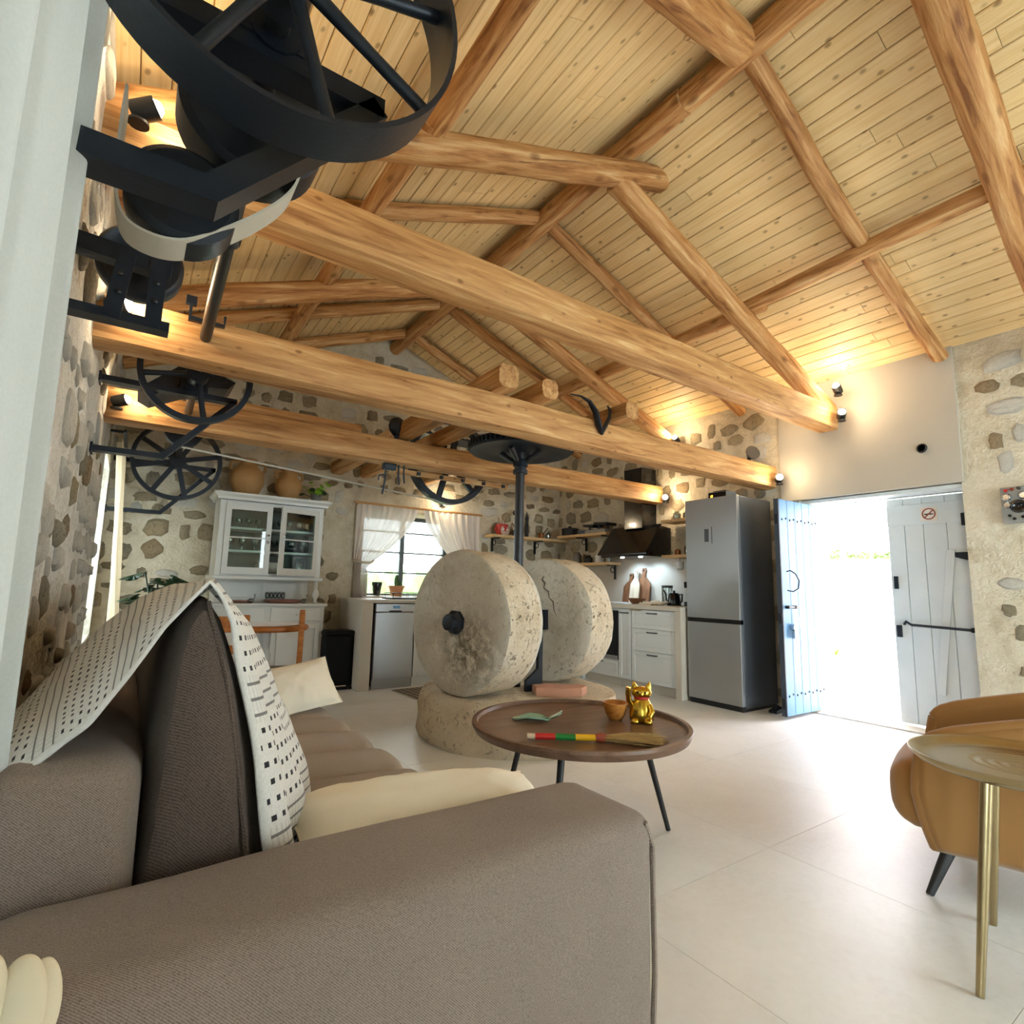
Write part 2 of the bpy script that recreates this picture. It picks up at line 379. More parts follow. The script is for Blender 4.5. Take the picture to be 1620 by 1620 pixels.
def thing(name, label, cat, loc=(0, 0, 0), rz=0, group=None):
    o = bpy.data.objects.new(name, None); C.objects.link(o); o.empty_display_size = .1
    o.location = loc; o.rotation_euler = (0, 0, rz); return tag(o, label, cat, group)
def dup(root, loc, rz=None, label=None, group=None):
    r = root.copy(); C.objects.link(r); r.location = loc
    if rz is not None: r.rotation_euler = (0, 0, rz)
    if label: r['label'] = label
    if group: r['group'] = group
    for ch in [c for c in root.children]:
        k = ch.copy(); C.objects.link(k); k.parent = r
        for g in list(ch.children):
            d = g.copy(); C.objects.link(d); d.parent = k
    return r
def inst(name, me, parent, loc=(0, 0, 0), rot=(0, 0, 0), scale=(1, 1, 1)):
    o = bpy.data.objects.new(name, me); C.objects.link(o); o.parent = parent
    o.location = loc; o.rotation_euler = rot; o.scale = scale; return o
def nz(*p): return noise.noise(V(*p))

# ---------------------------------------------------------------- the room
XL, XR, YF, YB = -.24, 5.40, 6.50, -2.6
XC, ZR, SL = 2.58, 4.28, .40
def zc(x): return ZR-SL*abs(x-XC)
def struct(o, label=None, cat=None): o['kind'] = 'structure'; return tag(o, label, cat)
# floor with tiles
fl = struct(G().bb(XL-.6, XR+.6, YB-.6, YF+.6, -.12, -.003).build('floor', 'grout'), 'pale stone-coloured tiled floor of the whole room', 'floor')
tm = G().bb(-.449, .449, -.449, .449, -.004, 0).mesh('tile', 'floor_tile')
ix = 0
for i in range(7):
    for j in range(-3, 8):
        x = XL+.45+i*.9; y = .1+j*.9
        if x > XR+.5: continue
        inst('tile', tm, fl, (x-.05, y, 0), (0, 0, random.choice((0, PI/2, PI, -PI/2))))
# walls: mortar bodies around the openings
def wall(name, boxes, label, extra=None, mat='mortar'):
    g = G()
    for b in boxes: g.bb(*b)
    if extra: extra(g)
    return struct(g.build(name, mat), label, 'wall')
wl = wall('wall_left', [(XL-.6, XL, YB, -2.2, 0, 3.3), (XL-.6, XL, -2.2, -.5, 0, .3), (XL-.6, XL, -2.2, -.5, 2.3, 3.3), (XL-.6, XL, -.5, -.15, 0, 3.3), (XL-.6, XL, -.15, 1.25, 2.3, 3.3), (XL-.6, XL, 1.25, 5.25, 0, 3.3), (XL-.6, XL, 5.25, 6.25, 0, .6), (XL-.6, XL, 5.25, 6.25, 2.1, 3.3), (XL-.6, XL, 6.25, YF, 0, 3.3)], 'rough rubble stone wall with pale mortar beside the sofa', mat='mortar_lit')
wr = wall('wall_right', [(XR, XR+.55, YB, 1.49, 0, 3.3), (XR, XR+.55, 1.49, 2.79, 2.02, 3.3), (XR, XR+.55, 2.79, YF, 0, 3.3)], 'rubble stone wall with pale mortar around the double door')
def gable(g): g.prism([(XL, 3.12), (XR, 3.12), (XR, 3.3), (XC, ZR+.1), (XL, 3.3)], 1, YF, YF+.55)
wf = wall('wall_far', [(XL-.6, 2.3, YF, YF+.55, 0, 3.12), (2.3, 3.62, YF, YF+.55, 0, .93), (2.3, 3.62, YF, YF+.55, 2.0, 3.12), (3.62, XR+.55, YF, YF+.55, 0, 3.12)], 'rubble stone gable wall behind the kitchen window and the dresser', gable)
def gable2(g): g.prism([(XL, 3.0), (XR, 3.0), (XR, 3.3), (XC, ZR+.1), (XL, 3.3)], 1, YB-.5, YB)
wb = wall('wall_back', [(XL-.6, 2.25, YB-.5, YB, 0, 3.0), (2.25, 4.8, YB-.5, YB, 2.4, 3.0), (4.8, XR+.55, YB-.5, YB, 0, 3.0)], 'stone gable wall with a wide glazed opening added for daylight', gable2)
# stones: shared low meshes
def stone_mesh(k, mat='field_stone'):
    random.seed(100+k); n = 11; ex = random.uniform(2.6, 4.6)
    rr = [random.uniform(.74, 1.08) for _ in range(n)]
    def ring(sc, h, jit=0):
        out = []
        for j in range(n):
            a = 2*PI*j/n+.15*math.sin(j*2+k); c, s_ = math.cos(a), math.sin(a)
            q = (abs(c)**ex+abs(s_)**ex)**(-1/ex)*rr[j]*sc*.5
            out.append(V(q*c, q*s_, h+random.uniform(-jit, jit)))
        return out
    g = G(); rs = [ring(1.02, -.5), ring(.96, .25, .12), ring(.72, .75, .2)]
    g.rings(rs, False); o = 2*n; g.v.append((random.uniform(-.08, .08), random.uniform(-.08, .08), .85+random.uniform(-.15, .25)))
    c = len(g.v)-1
    for j in range(n): g.f.append((o+j, o+(j+1) % n, c))
    return g.mesh('stone', mat, 75)
SM = [stone_mesh(k) for k in range(14)]; SL_ = [stone_mesh(k+30, 'stone_lit') for k in range(6)]
random.seed(11)
def lay(parent, frame, u0, u1, z0, z1, skip, hmin=.09, hmax=.22, wmin=.11, wmax=.30, keep=.80, proud=(.010, .024), limit=298, pool=None):
    """courses of stones on a wall plane; frame(u,z)->(loc,rot)"""
    z = z0; n = 0; spots = []
    while z < z1:
        h = random.uniform(hmin, hmax); u = u0+random.uniform(-.1, .05)
        while u < u1:
            w_ = random.uniform(wmin, wmax)*(.75+h*2); dz = random.uniform(-.035, .035)
            if random.random() < keep and not skip(u+w_/2, z+h/2, w_/2, h/2): spots.append((u+w_/2, z+h/2+dz, (w_-.025)*random.uniform(.8, 1), (h-.012)*random.uniform(.72, 1.05)))
            u += w_+random.uniform(0, .05)
        z += h+random.uniform(.0, .03)
    random.shuffle(spots); rest = spots[limit:]; spots = spots[:limit]
    for (u, zz, w_, h) in spots:
        loc, rot = frame(u, zz); o = inst('stone', random.choice(pool or SM), parent)
        d = random.uniform(*proud)
        o.matrix_local = Matrix.Translation(loc) @ rot @ Matrix.Rotation(random.uniform(-.12, .12)+random.choice((0, PI)), 4, 'Z') @ Matrix.Diagonal((w_, h, d, 1))
    if rest:
        g = G()
        for (u, zz, w_, h) in rest:
            loc, rot = frame(u, zz); me = random.choice(pool or SM); mm = Matrix.Translation(loc) @ rot @ Matrix.Rotation(random.uniform(-.12, .12), 4, 'Z') @ Matrix.Diagonal((w_, h, random.uniform(*proud), 1))
            g.add([mm @ q.co for q in me.vertices], [tuple(f_.vertices) for f_ in me.polygons])
        tag(g.build('stones', 'field_stone', parent, 50), kind='stuff')
rot_far = Matrix.Rotation(PI/2, 4, 'X')                           # local z -> -Y
rot_left = Matrix(((0, 0, 1, 0), (1, 0, 0, 0), (0, 1, 0, 0), (0, 0, 0, 1)))     # local z -> +X
rot_right = Matrix(((0, 0, -1, 0), (-1, 0, 0, 0), (0, 1, 0, 0), (0, 0, 0, 1)))  # local z -> -X
def skip_far(u, z, a, b):
    if z+b > zc(u)-.14: return True
    if 2.2-a < u < 3.72+a and .85 < z < 2.1+b: return True
    if .7 < u < 1.7 and z < 1.85: return True
    return u > 2.0 and z < .9
def skip_right(u, z, a, b):
    if z+b > 3.14: return True
    if 1.40-a < u < 2.88+a and z < 2.12+b: return True
    if 1.47-a < u < 2.98+a and z > 1.95: return True
    if 3.5 < u < 6.5 and z < 1.52: return True
    return 3.1 < u < 3.7 and z < 1.95
def skip_left(u, z, a, b):
    if z+b > 3.14: return True
    return 5.15-a < u < 6.35+a and .5 < z < 2.2
lay(wf, lambda u, z: (V(u, YF, z), rot_far), XL, XR, .05, 4.2, skip_far, keep=.86, pool=SM+SL_[:3])
lay(wr, lambda u, z: (V(XR, u, z), rot_right), .55, YF, .05, 3.15, skip_right, keep=.92, pool=SM+SL_[:3])
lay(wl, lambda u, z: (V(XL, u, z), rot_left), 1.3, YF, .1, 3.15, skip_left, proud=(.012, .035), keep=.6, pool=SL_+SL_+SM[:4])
# plaster panel over the door and splashback
G().bb(XR-.018, XR, 1.47, 2.97, 2.02, 3.16).build('plaster_panel', 'plaster', wr, bevel=.006)
G().bb(XR-.015, XR, 3.75, YF, .9, 1.5).build('splashback', 'splash', wr)
G().bb(4.0, XR, YF-.015, YF, .9, 1.5).build('splashback', 'splash', wf)
hole = G().lathe([(.012, -.004), (.034, -.002), (.04, .004), (.03, .02), (.024, -.0)], 14, (XR-.018, 1.73, 2.34), (-1, 0, 0)).build('pipe_hole', 'black_matte', wr, 40)
# ceiling: boards along the ridge
ce = struct(G().prism([(XL-.6, zc(XL-.6)+.05), (XC, ZR+.05), (XR+.6, zc(XR+.6)+.05), (XR+.6, zc(XR+.6)+.13), (XC, ZR+.14), (XL-.6, zc(XL-.6)+.13)], 1, YB-.5, YF+.6).build('ceiling', 'pine_boards'), 'pitched ceiling of knotty pale pine boards', 'ceiling')
ang = math.atan(SL); bw = .118
def board_mesh(L):
    g = G(); h = bw/2-.0025; c = .005
    prof = [(-h, .02), (-h, c), (-h+c, 0), (h-c, 0), (h, c), (h, .02)]
    g.rings([[V(0, a, b) for a, b in prof], [V(L, a, b) for a, b in prof]]); return g.mesh('board', 'pine_boards')
BM = {}
for side in (-1, 1):
    n = int((XR-XC+.1)/math.cos(ang)/bw)+1
    for i in range(n):
        d = (i+.5)*bw
        x = XC+side*d*math.cos(ang); z = ZR-d*math.sin(ang)
        y = YB-.3; cuts = [YB-.3, random.uniform(.2, 2.4), random.uniform(3.2, 5.6), YF+.3]
        for a, b in zip(cuts, cuts[1:]):
            L = round(b-a-.003, 3); me = BM.setdefault(L, board_mesh(L))
            o = inst('board', me, ce)
            ux = V(0, 1, 0); uz = V(side*math.sin(ang), 0, math.cos(ang)); uy = uz.cross(ux)
            mm = Matrix((ux, uy, uz)).transposed().to_4x4(); mm.translation = V(x, a, z+.0)
            o.matrix_local = mm
# ---------------------------------------------------------------- timbers
def timber(name, p0, p1, w_, h_, sq=2.0, jit=.06, bend=(0, 0), mat='log_wood', n=18, seg=30, seed=0, label=None, roll=0, taper=1.0, up=(0, 0, 1), cat='beam'):
    """one hewn or round timber, local X along its length; sq 2 = round log, 8 = squared"""
    P0, P1 = V(*p0), V(*p1); L = (P1-P0).length; rs = []
    for i in range(seg+1):
        t = i/seg; k = 1+(taper-1)*t
        cy_ = bend[0]*math.sin(PI*t)+.25*jit*h_*nz(t*2.2, seed, .3)*2; cz = bend[1]*math.sin(PI*t)+.25*jit*h_*nz(t*2.2, seed, 7.3)*2
        r = []
        for j in range(n):
            a = 2*PI*(j+.5)/n; c, s_ = math.cos(a), math.sin(a)
            q = (abs(c)**sq+abs(s_)**sq)**(-1/sq)*k*(1+jit*1.3*nz(c*1.1+seed*3.1, s_*1.1, t*L*1.4)+jit*.8*nz(c*2.4+seed, s_*2.4, t*L*4))
            r.append(V(t*L, cy_+q*c*w_/2, cz+q*s_*h_/2))
        rs.append(r)
    o = G().rings(rs).build(name, mat, smooth=32 if sq > 3 else 50)
    x = (P1-P0).normalized(); z = (V(*up)-x*V(*up).dot(x)).normalized(); y = z.cross(x)
    mm = Matrix((x, y, z)).transposed().to_4x4() @ Matrix.Rotation(roll, 4, 'X'); mm.translation = P0
    o.matrix_world = mm; return struct(o, label, cat)
timber('ridge_beam', (XC, 1.93, 4.165), (XC, YF+.05, 4.15), .15, .16, 2.4, .08, seed=1, label='round ridge log running from the middle truss to the far gable')
timber('ridge_beam', (XC+.02, YB-.1, 4.17), (XC+.02, 2.35, 4.165), .15, .15, 2.4, .08, seed=2, bend=(0, .01), label='near ridge log running overhead towards the viewer')
timber('tie_beam', (XL-.1, 2.46, 2.745), (XR+.1, 2.47, 2.765), .20, .23, 7, .05, seed=3, mat='beam_wood', n=20, seg=24, label='highest squared tie beam, nearest of the three, above the mill')
timber('tie_beam', (XL-.1, 3.10, 2.285), (XR-.02, 3.10, 2.285), .21, .235, 7, .06, seed=4, mat='beam_wood', n=20, seg=24, label='long squared tie beam carrying the sawn joist ends')
timber('tie_beam', (XL-.1, 4.56, 2.27), (XR-.05, 4.56, 2.285), .22, .225, 6.5, .06, seed=5, mat='beam_wood', n=20, seg=24, label='third squared tie beam, in front of the kitchen window')
def rafters(y, dl, dr, w_, seed, la, lb, zt=.0, over=.0, sq=2.2, ybt=None):
    ov = over
    timber('rafter', (XL-.05, y, zc(XL)-dl-zt), (XC+ov, y, zc(XC)+ov*SL-dl-zt-.02), w_, w_, sq, .09, seed=seed, label=la, bend=(.0, .02), cat='rafter')
    timber('rafter', (XC-.02, y+.03, zc(XC)-dr-zt-.02), (XR-.02, y, zc(XR)-dr-zt), w_, w_, sq, .09, seed=seed+1, label=lb, bend=(.0, -.015), cat='rafter')
rafters(2.47, .27, .29, .17, 20, 'thick truss rafter log whose cut end pokes past the ridge', 'thick truss rafter log coming down over the door side beside the spotlights', over=.42)
rafters(4.28, .27, .28, .16, 30, 'truss rafter log over the dresser side, second truss', 'truss rafter log coming down behind the fridge, second truss')
timber('rafter', (XL-.05, 1.0, zc(XL)-.16), (XC-.05, 1.52, ZR-.13), .19, .19, 2.2, .07, seed=40, label='thick rafter log with a sawn end meeting the ridge near the top edge', cat='rafter')
timber('rafter', (XC+.1, .72, ZR-.22), (XR, .82, zc(XR)-.3), .18, .18, 2.2, .09, seed=41, label='thick gnarled rafter log in the upper right corner', cat='rafter')
timber('rafter', (XC+.04, 1.52, ZR-.105), (XR-.05, 1.54, zc(XR)-.075), .115, .115, 2.1, .1, seed=42, label='slim rafter log ending over the plaster panel above the door', bend=(.03, -.02), cat='rafter')
timber('rafter', (XL, 3.38, zc(XL)-.07), (XC-.05, 3.38, ZR-.10), .115, .115, 2.1, .1, seed=43, label='slim rafter log between the two trusses on the left slope', cat='rafter')
timber('rafter', (XC+.05, 3.38, ZR-.10), (XR, 3.38, zc(XR)-.07), .115, .115, 2.1, .1, seed=44, label='slim rafter log between the two trusses on the right slope', cat='rafter')
timber('rafter', (XL, 5.15, zc(XL)-.07), (XC-.05, 5.15, ZR-.10), .12, .12, 2.1, .1, seed=45, label='slim rafter log on the left slope just beyond the second truss', cat='rafter')
timber('rafter', (XC+.05, 5.15, ZR-.10), (XR, 5.15, zc(XR)-.07), .12, .12, 2.1, .1, seed=46, label='slim rafter log on the right slope just beyond the second truss', cat='rafter')
timber('rafter', (XL, 6.05, zc(XL)-.07), (XC-.05, 6.05, ZR-.10), .12, .12, 2.1, .1, seed=47, label='last rafter log before the far gable on the left slope', cat='rafter')
timber('rafter', (XC+.05, 6.05, ZR-.10), (XR, 6.05, zc(XR)-.07), .12, .12, 2.1, .1, seed=48, label='last rafter log before the far gable on the right slope', cat='rafter')
px_ = 1.10
timber('purlin', (px_, YB, zc(px_)-.19), (px_, 2.55, zc(px_)-.19), .12, .12, 2.2, .1, seed=50, label='near purlin log on the left slope behind the big flywheel', cat='purlin')
timber('purlin', (px_-.04, 2.35, zc(px_)-.19), (px_-.04, YF, zc(px_)-.19), .12, .12, 2.2, .1, seed=51, label='far purlin log on the left slope', cat='purlin')
px_ = 4.08
timber('purlin', (px_, YB, zc(px_)-.17), (px_+.0, 2.55, zc(px_)-.19), .115, .115, 2.2, .12, seed=52, bend=(.03, .05), label='wavy purlin log crossing under the slim rafter on the right slope', cat='purlin')
timber('purlin', (px_+.05, 2.35, zc(px_)-.19), (px_+.05, YF, zc(px_)-.19), .115, .115, 2.2, .1, seed=53, label='far purlin log on the right slope above the kitchen', cat='purlin')
for k, (x, y0, s_, lb) in enumerate(((1.93, 2.86, .155, 'squared joist end resting highest on the middle tie beam'), (2.28, 2.86, .14, 'middle rounded joist between the square joist and the hook'), (3.05, 2.82, .135, 'joist end beside the black iron hook'))):
    timber('joist', (x, y0, 2.40+s_/2), (x, YF+.05, 2.39+s_/2), s_, s_, 6 if k == 0 else 3.4, .05, seed=60+k, mat='beam_wood', n=16, label=lb, cat='joist')
timber('joist', (.35, 4.62, 2.44), (1.55, 4.62, 2.44), .06, .08, 6, .05, seed=66, mat='beam_wood', label='short rail of wood lying on the far tie beam', cat='joist')

# ---------------------------------------------------------------- far window, curtains, left windows
def window(name, label, axis, x0, x1, z0, z1, d, nx, bars, wd=.05):
    """frame in plane y=d (axis 1) or x=d (axis 0)"""
    def bb(g, a0, a1, b0, b1, t=.05):
        return g.bb(a0, a1, d-t/2, d+t/2, b0, b1) if axis == 1 else g.bb(d-t/2, d+t/2, a0, a1, b0, b1)
    g = G(); bb(g, x0, x1, z0, z0+wd); bb(g, x0, x1, z1-wd, z1); bb(g, x0, x0+wd, z0+wd, z1-wd); bb(g, x1-wd, x1, z0+wd, z1-wd)
    o = struct(g.build(name, 'grey_frame'), label, 'window')
    wd2 = (x1-x0-2*wd)/nx
    for i in range(nx):
        a = x0+wd+i*wd2
        if i: bb(G(), a-.03, a+.03, z0+wd, z1-wd).build('mullion', 'grey_frame', o)
        for b in bars:
            zz = z0+(z1-z0)*b; bb(G(), a+(.03 if i else 0), a+wd2-(.03 if i < nx-1 else 0), zz-.01, zz+.01, .03).build('glazing_bar', 'grey_frame', o)
        bb(G(), a, a+wd2, z0+wd, z1-wd, .006).build('pane', 'pane', o)
    return o
w1 = window('window_1', 'grey framed kitchen window with glazing bars above the sink counter', 1, 2.3, 3.62, .93, 2.0, 6.86, 2, (.3, .55, .8))
G().bb(2.3, 3.62, 6.42, 6.83, .93, .955).build('window_sill', 'microcement', w1, bevel=.004)
w2 = window('window_2', 'near window on the sofa side behind the long linen curtain', 0, -.15, 1.25, .02, 2.3, -.72, 2, (.5,))
w3 = window('window_3', 'far window on the dresser side behind the bunched curtain', 0, 5.25, 6.25, .6, 2.1, -.72, 1, (.5,))
w4 = window('added_opening_back', 'unseen wide glazed opening added behind the viewer for daylight', 1, 2.25, 4.8, .02, 2.4, -2.85, 3, ())  # unseen opening, added to bring more daylight into the room
w5 = window('added_window_left', 'unseen window added on the sofa side behind the viewer for daylight', 0, -2.2, -.5, .3, 2.3, -.72, 2, ())  # added out of view so daylight also falls in from behind left
def curtain(name, mat, label, top, bot, z0, z1, folds, amp, nu=60, nv=24, shape=None, axis='x', d=0, group=None, lean=0.0):
    """sheet hung between a..b along an axis at depth d; top/bot = (a,b) extents; shape(v)->(a,b)"""
    def fn(u, v):
        if shape: a, b = shape(v)
        else: a = top[0]+(bot[0]-top[0])*v; b = top[1]+(bot[1]-top[1])*v
        q = a+(b-a)*u; ph = u*folds*2*PI+.6*nz(u*4, v*1.5, d)
        off = amp*(math.sin(ph)+.35*math.sin(2.3*ph+1))*(.7+.4*v)+.02*nz(u*3, v*2, 4+d)
        z = z1+(z0-z1)*v; off += lean*v
        return V(q, d+off, z) if axis == 'x' else V(d+off, q, z)
    o = G().sheet(fn, nu, nv).build(name, mat, smooth=80)
    return tag(o, label, 'curtain', group)
curtain('linen_curtain', 'linen_sheer', 'long off-white linen curtain hanging at the left edge of the view', (.05, 1.30), (.05, 1.42),   .02, 2.95, 6, .028, 140, 30, axis='y', d=-.165)
rod = thing('curtain_rod', 'thin rod over the near linen curtain', 'curtain rod', (-.165, 0, 2.97)); G().cyl((0, -.1, 0), (0, 1.5, 0), .012).build('rod', 'black_matte', rod)
for yy in (-.05, 1.45): G().box((-.0375, yy, 0), (.075, .02, .02)).build('bracket', 'black_matte', rod)
curtain('bunched_curtain', 'linen_far', 'narrow bunched curtain at the far window beside the monstera', (5.55, 6.2), (5.6, 6.22), .35, 2.24, 5, .03, 60, 16, axis='y', d=-.16, lean=.11)
rod = thing('curtain_rod', 'dark rod carrying the bunched curtain at the far window', 'curtain rod', (-.13, 0, 2.25)); G().cyl((0, 5.2, 0), (0, 6.35, 0), .012).build('rod', 'black_matte', rod)
for yy in (5.25, 6.3): G().box((-.055, yy, 0), (.11, .02, .02)).build('bracket', 'black_matte', rod)
def sh_l(v):
    a, b = 2.18, 2.98
    if v < .62: k = (v/.62)**1.7; return (a, b-(b-2.42)*k)
    if v < .72: return (a+.02, 2.42-.1*(v-.62)/.1)
    return (a+.02-.02*(v-.72), 2.36+.02*(v-.72))
def sh_r(v):
    a, b = 3.06, 3.92
    if v < .62: k = (v/.62)**1.7; return (a+(3.62-a)*k, b)
    if v < .72: return (3.62+.06*(v-.62)/.1, b-.02)
    return (3.68, b)
curtain('voile_curtain', 'voile', 'sheer kitchen curtain tied back on the dresser side of the window', 0, 0, .95, 2.06, 9, .016, 90, 40, shape=sh_l, d=6.44, group='kitchen window curtains')
curtain('voile_curtain', 'voile', 'sheer kitchen curtain tied back beside the red mug shelf', 0, 0, .95, 2.06, 9, .016, 90, 40, shape=sh_r, d=6.44, group='kitchen window curtains')
rod = thing('curtain_rod', 'wooden rod above the kitchen window curtains', 'curtain rod', (3.05, 6.44, 2.075)); G().cyl((-.9, 0, 0), (.9, 0, 0), .014).build('rod', 'beam_wood', rod)
for xx in (-.85, .85): G().box((xx, .03, 0), (.02, .06, .03)).build('bracket', 'beam_wood', rod)
tb = thing('curtain_tieback', 'cord tieback gathering the kitchen curtain above the flower pots', 'tieback', (2.3, 6.42, 1.36))
G().tube([(-.12, .06, .02), (-.06, -.02, 0), (.0, -.045, -.01), (.08, -.02, -.01), (.13, .03, .02)], .014, 8).build('cord', 'rope', tb, 60)

# ---------------------------------------------------------------- door
d1 = struct(G().bb(XR+.2, XR+.26, 1.49, 1.53, 0, 2.02).bb(XR+.2, XR+.26, 2.75, 2.79, 0, 2.02).bb(XR+.2, XR+.26, 1.49, 2.79, 1.97, 2.02).build('door_1', 'door_white'), 'pale blue wooden double door standing open to the yard', 'door')
G().bb(XR-.02, XR+.55, 1.49, 2.79, -.005, .012).build('threshold', 'microcement', d1)
# blue leaf opened into the room: planks along x, hinged at (XR+.1, 2.74)
lf = G().bb(4.86, 5.53, 2.722, 2.742, .03, 1.97).build('leaf', 'door_paint', d1); lf['label'] = 'sunlit blue plank door leaf swung into the room'
for i in range(5): G().bb(4.862+i*.134, 4.862+i*.134+.131, 2.702, 2.722, .03, 1.97).build('plank', 'door_paint', lf, bevel=.004)
G().bb(4.845, 4.86, 2.70, 2.745, .03, 1.97).build('edge_strip', 'door_edge', lf)
nm = G().lathe([(.0005, .006), (.009, .003), (.012, 0)], 8).mesh('stud', 'iron', 60)
for zz in (1.78, .2):
    for i in range(10): inst('stud', nm, lf, (4.9+i*.068, 2.70, zz+(.012 if i % 2 else 0)), (PI/2, 0, 0))
G().tube([(4.93, 2.695, 1.30), (4.93, 2.66, 1.31), (4.96, 2.63, 1.28), (5.0, 2.62, 1.22), (5.0, 2.63, 1.15), (4.95, 2.65, 1.12), (4.92, 2.69, 1.13)], .006, 6).build('pull_handle', 'iron', lf, 60)
G().cyl((4.9, 2.675, .98), (5.08, 2.675, .98), .009).cyl((4.9, 2.70, .98), (4.9, 2.66, .98), .014).cyl((5.02, 2.70, .98), (5.02, 2.66, .98), .014).build('bolt', 'iron_shaft', lf, 60)
G().cyl((4.98, 2.70, .80), (4.98, 2.66, .80), .03, n=12).box((4.99, 2.675, .735), (.05, .03, .07)).tube([(5.04, 2.69, .92), (5.06, 2.67, .88), (5.07, 2.67, .8)], .006, 6).build('padlock', 'chrome', lf, 40)
for zz in (1.78, .88, .14): G().box((4.85, 2.72, zz), (.03, .03, .09)).build('latch_plate', 'iron', lf)
# right leaf nearly closed
lr = G().bb(5.6, 5.62, 1.56, 2.10, .03, 1.96).build('leaf', 'door_white', d1); lr['label'] = 'white plank door leaf with a paper sign and iron bar'
for i, (a, b) in enumerate(((1.53, 1.665), (1.668, 1.83), (1.833, 1.97), (1.973, 2.10))): G().bb(5.58, 5.6, a, b, .03, 1.96).build('plank', 'door_white', lr, bevel=.004)
G().bb(5.572, 5.58, 1.53, 2.10, 1.72, 1.9).build('ledge', 'door_white', lr, bevel=.003)
G().box((5.573, 1.72, .9), (.014, .06, 1.2), (math.radians(7), 0, 0)).build('brace', 'door_white', lr, bevel=.003)
G().tube([(5.565, 2.02, .86), (5.55, 2.0, .885), (5.545, 1.96, .86), (5.545, 1.55, .845), (5.57, 1.53, .845)], .011, 8).build('bar', 'iron', lr, 60)
G().cyl((5.58, 1.54, .845), (5.54, 1.54, .845), .02, n=10).build('bar_eye', 'iron', lr)
G().box((5.572, 2.06, 1.22), (.02, .03, .11)).box((5.572, 2.06, .8), (.03, .035, .1)).build('latch_plate', 'iron', lr)
G().prism([(1.53, 1.40), (1.62, 1.43), (1.62, 1.47), (1.53, 1.47)], 0, 5.56, 5.58).box((5.57, 1.545, 1.74), (.02, .03, .1)).build('hinge', 'iron', lr)
sg = G().box((5.57, 1.78, 1.805), (.004, .12, .12)).build('sign', 'sign_paper', lr); sg['label'] = 'paper no-smoking sign'
def on_sign(g, nm_, mt): return g.build(nm_, mt, lr)
ring = [(.045*math.cos(a*PI/12), .045*math.sin(a*PI/12)) for a in range(24)]
G().tube([(5.567, 1.78+a, 1.805+b) for a, b in ring], .005, 6, loop=True).box((5.567, 1.78, 1.805), (.002, .085, .009), (math.radians(-45), 0, 0)).build('prohibition_ring', 'red_brown', lr)
G().box((5.5675, 1.785, 1.803), (.001, .055, .01)).box((5.5675, 1.752, 1.803), (.001, .008, .01)).build('cigarette_mark', 'black_matte', lr)
G().box((XR+.2, 2.14, 1.995), (.36, 1.3, .03)).build('lintel_board', 'door_white', d1)
# outside
gr = struct(G().bb(XR+.56, 16, -6, 12, -.1, -.02).build('ground_yard', 'exterior_ground'), 'sunlit pale yard outside the door', 'ground')
ew = struct(G().bb(10.2, 10.6, -4, 12, -.1, 1.75).build('wall_yard', 'exterior_wall'), 'sunlit yard wall beyond the open door', 'wall')
gg = struct(G().bb(-4, XR+.5, YF+.56, 14, -.1, -.02).build('ground_garden', 'exterior_ground'), 'pale garden ground beyond the kitchen window', 'ground')
def hedge(u, v):
    a = v*PI; r = 1+.28*nz(u*14, v*4, 1)+.2*nz(u*40, v*11, 4)
    return V(-2+8.5*u, 10.2-.7*r*math.cos(a), .0+1.25*r*math.sin(a))
tag(G().sheet(hedge, 160, 18).build('garden_hedge', 'ivy', smooth=80), 'loose green hedge seen through the kitchen window', 'hedge', kind='stuff')
iv = G()
random.seed(5)
for k in range(500):
    y = random.uniform(1, 7); z = 1.72+abs(random.gauss(0, .05)); a = random.random()*6
    iv.box((10.05+random.uniform(-.08, .08), y, z), (.07, .05, .012), (random.uniform(-1, 1), random.uniform(-1, 1), a))
tag(iv.build('ivy', 'ivy'), 'thin green ivy trailing along the yard wall top', 'ivy', kind='stuff')
for (x, y, lb, gm) in ((8.0, 3.77, 'plastic flower pot with a green seedling in the yard', True), (8.30, 3.48, 'empty plastic flower pot in the yard beside the planted one', False)):
    t_ = thing('flower_pot', lb, 'pot', (x, y, -.02), group='pots in the yard')
    G().lathe([(.1, 0), (.14, .28), (.155, .28), (.155, .32), (.13, .32), (.125, .25), (.0, .25)], 16).build('pot', 'grey_pot', t_, 40)
    if gm:
        g = G()
        for k in range(9):
            a = k*2.4; g.tube([(0, 0, .25), (.05*math.cos(a), .05*math.sin(a), .36), (.12*math.cos(a), .12*math.sin(a), .4)], [.01, .03, .004], 6, squash=.3)
        g.build('leaves', 'leaf_bright', t_, 60)

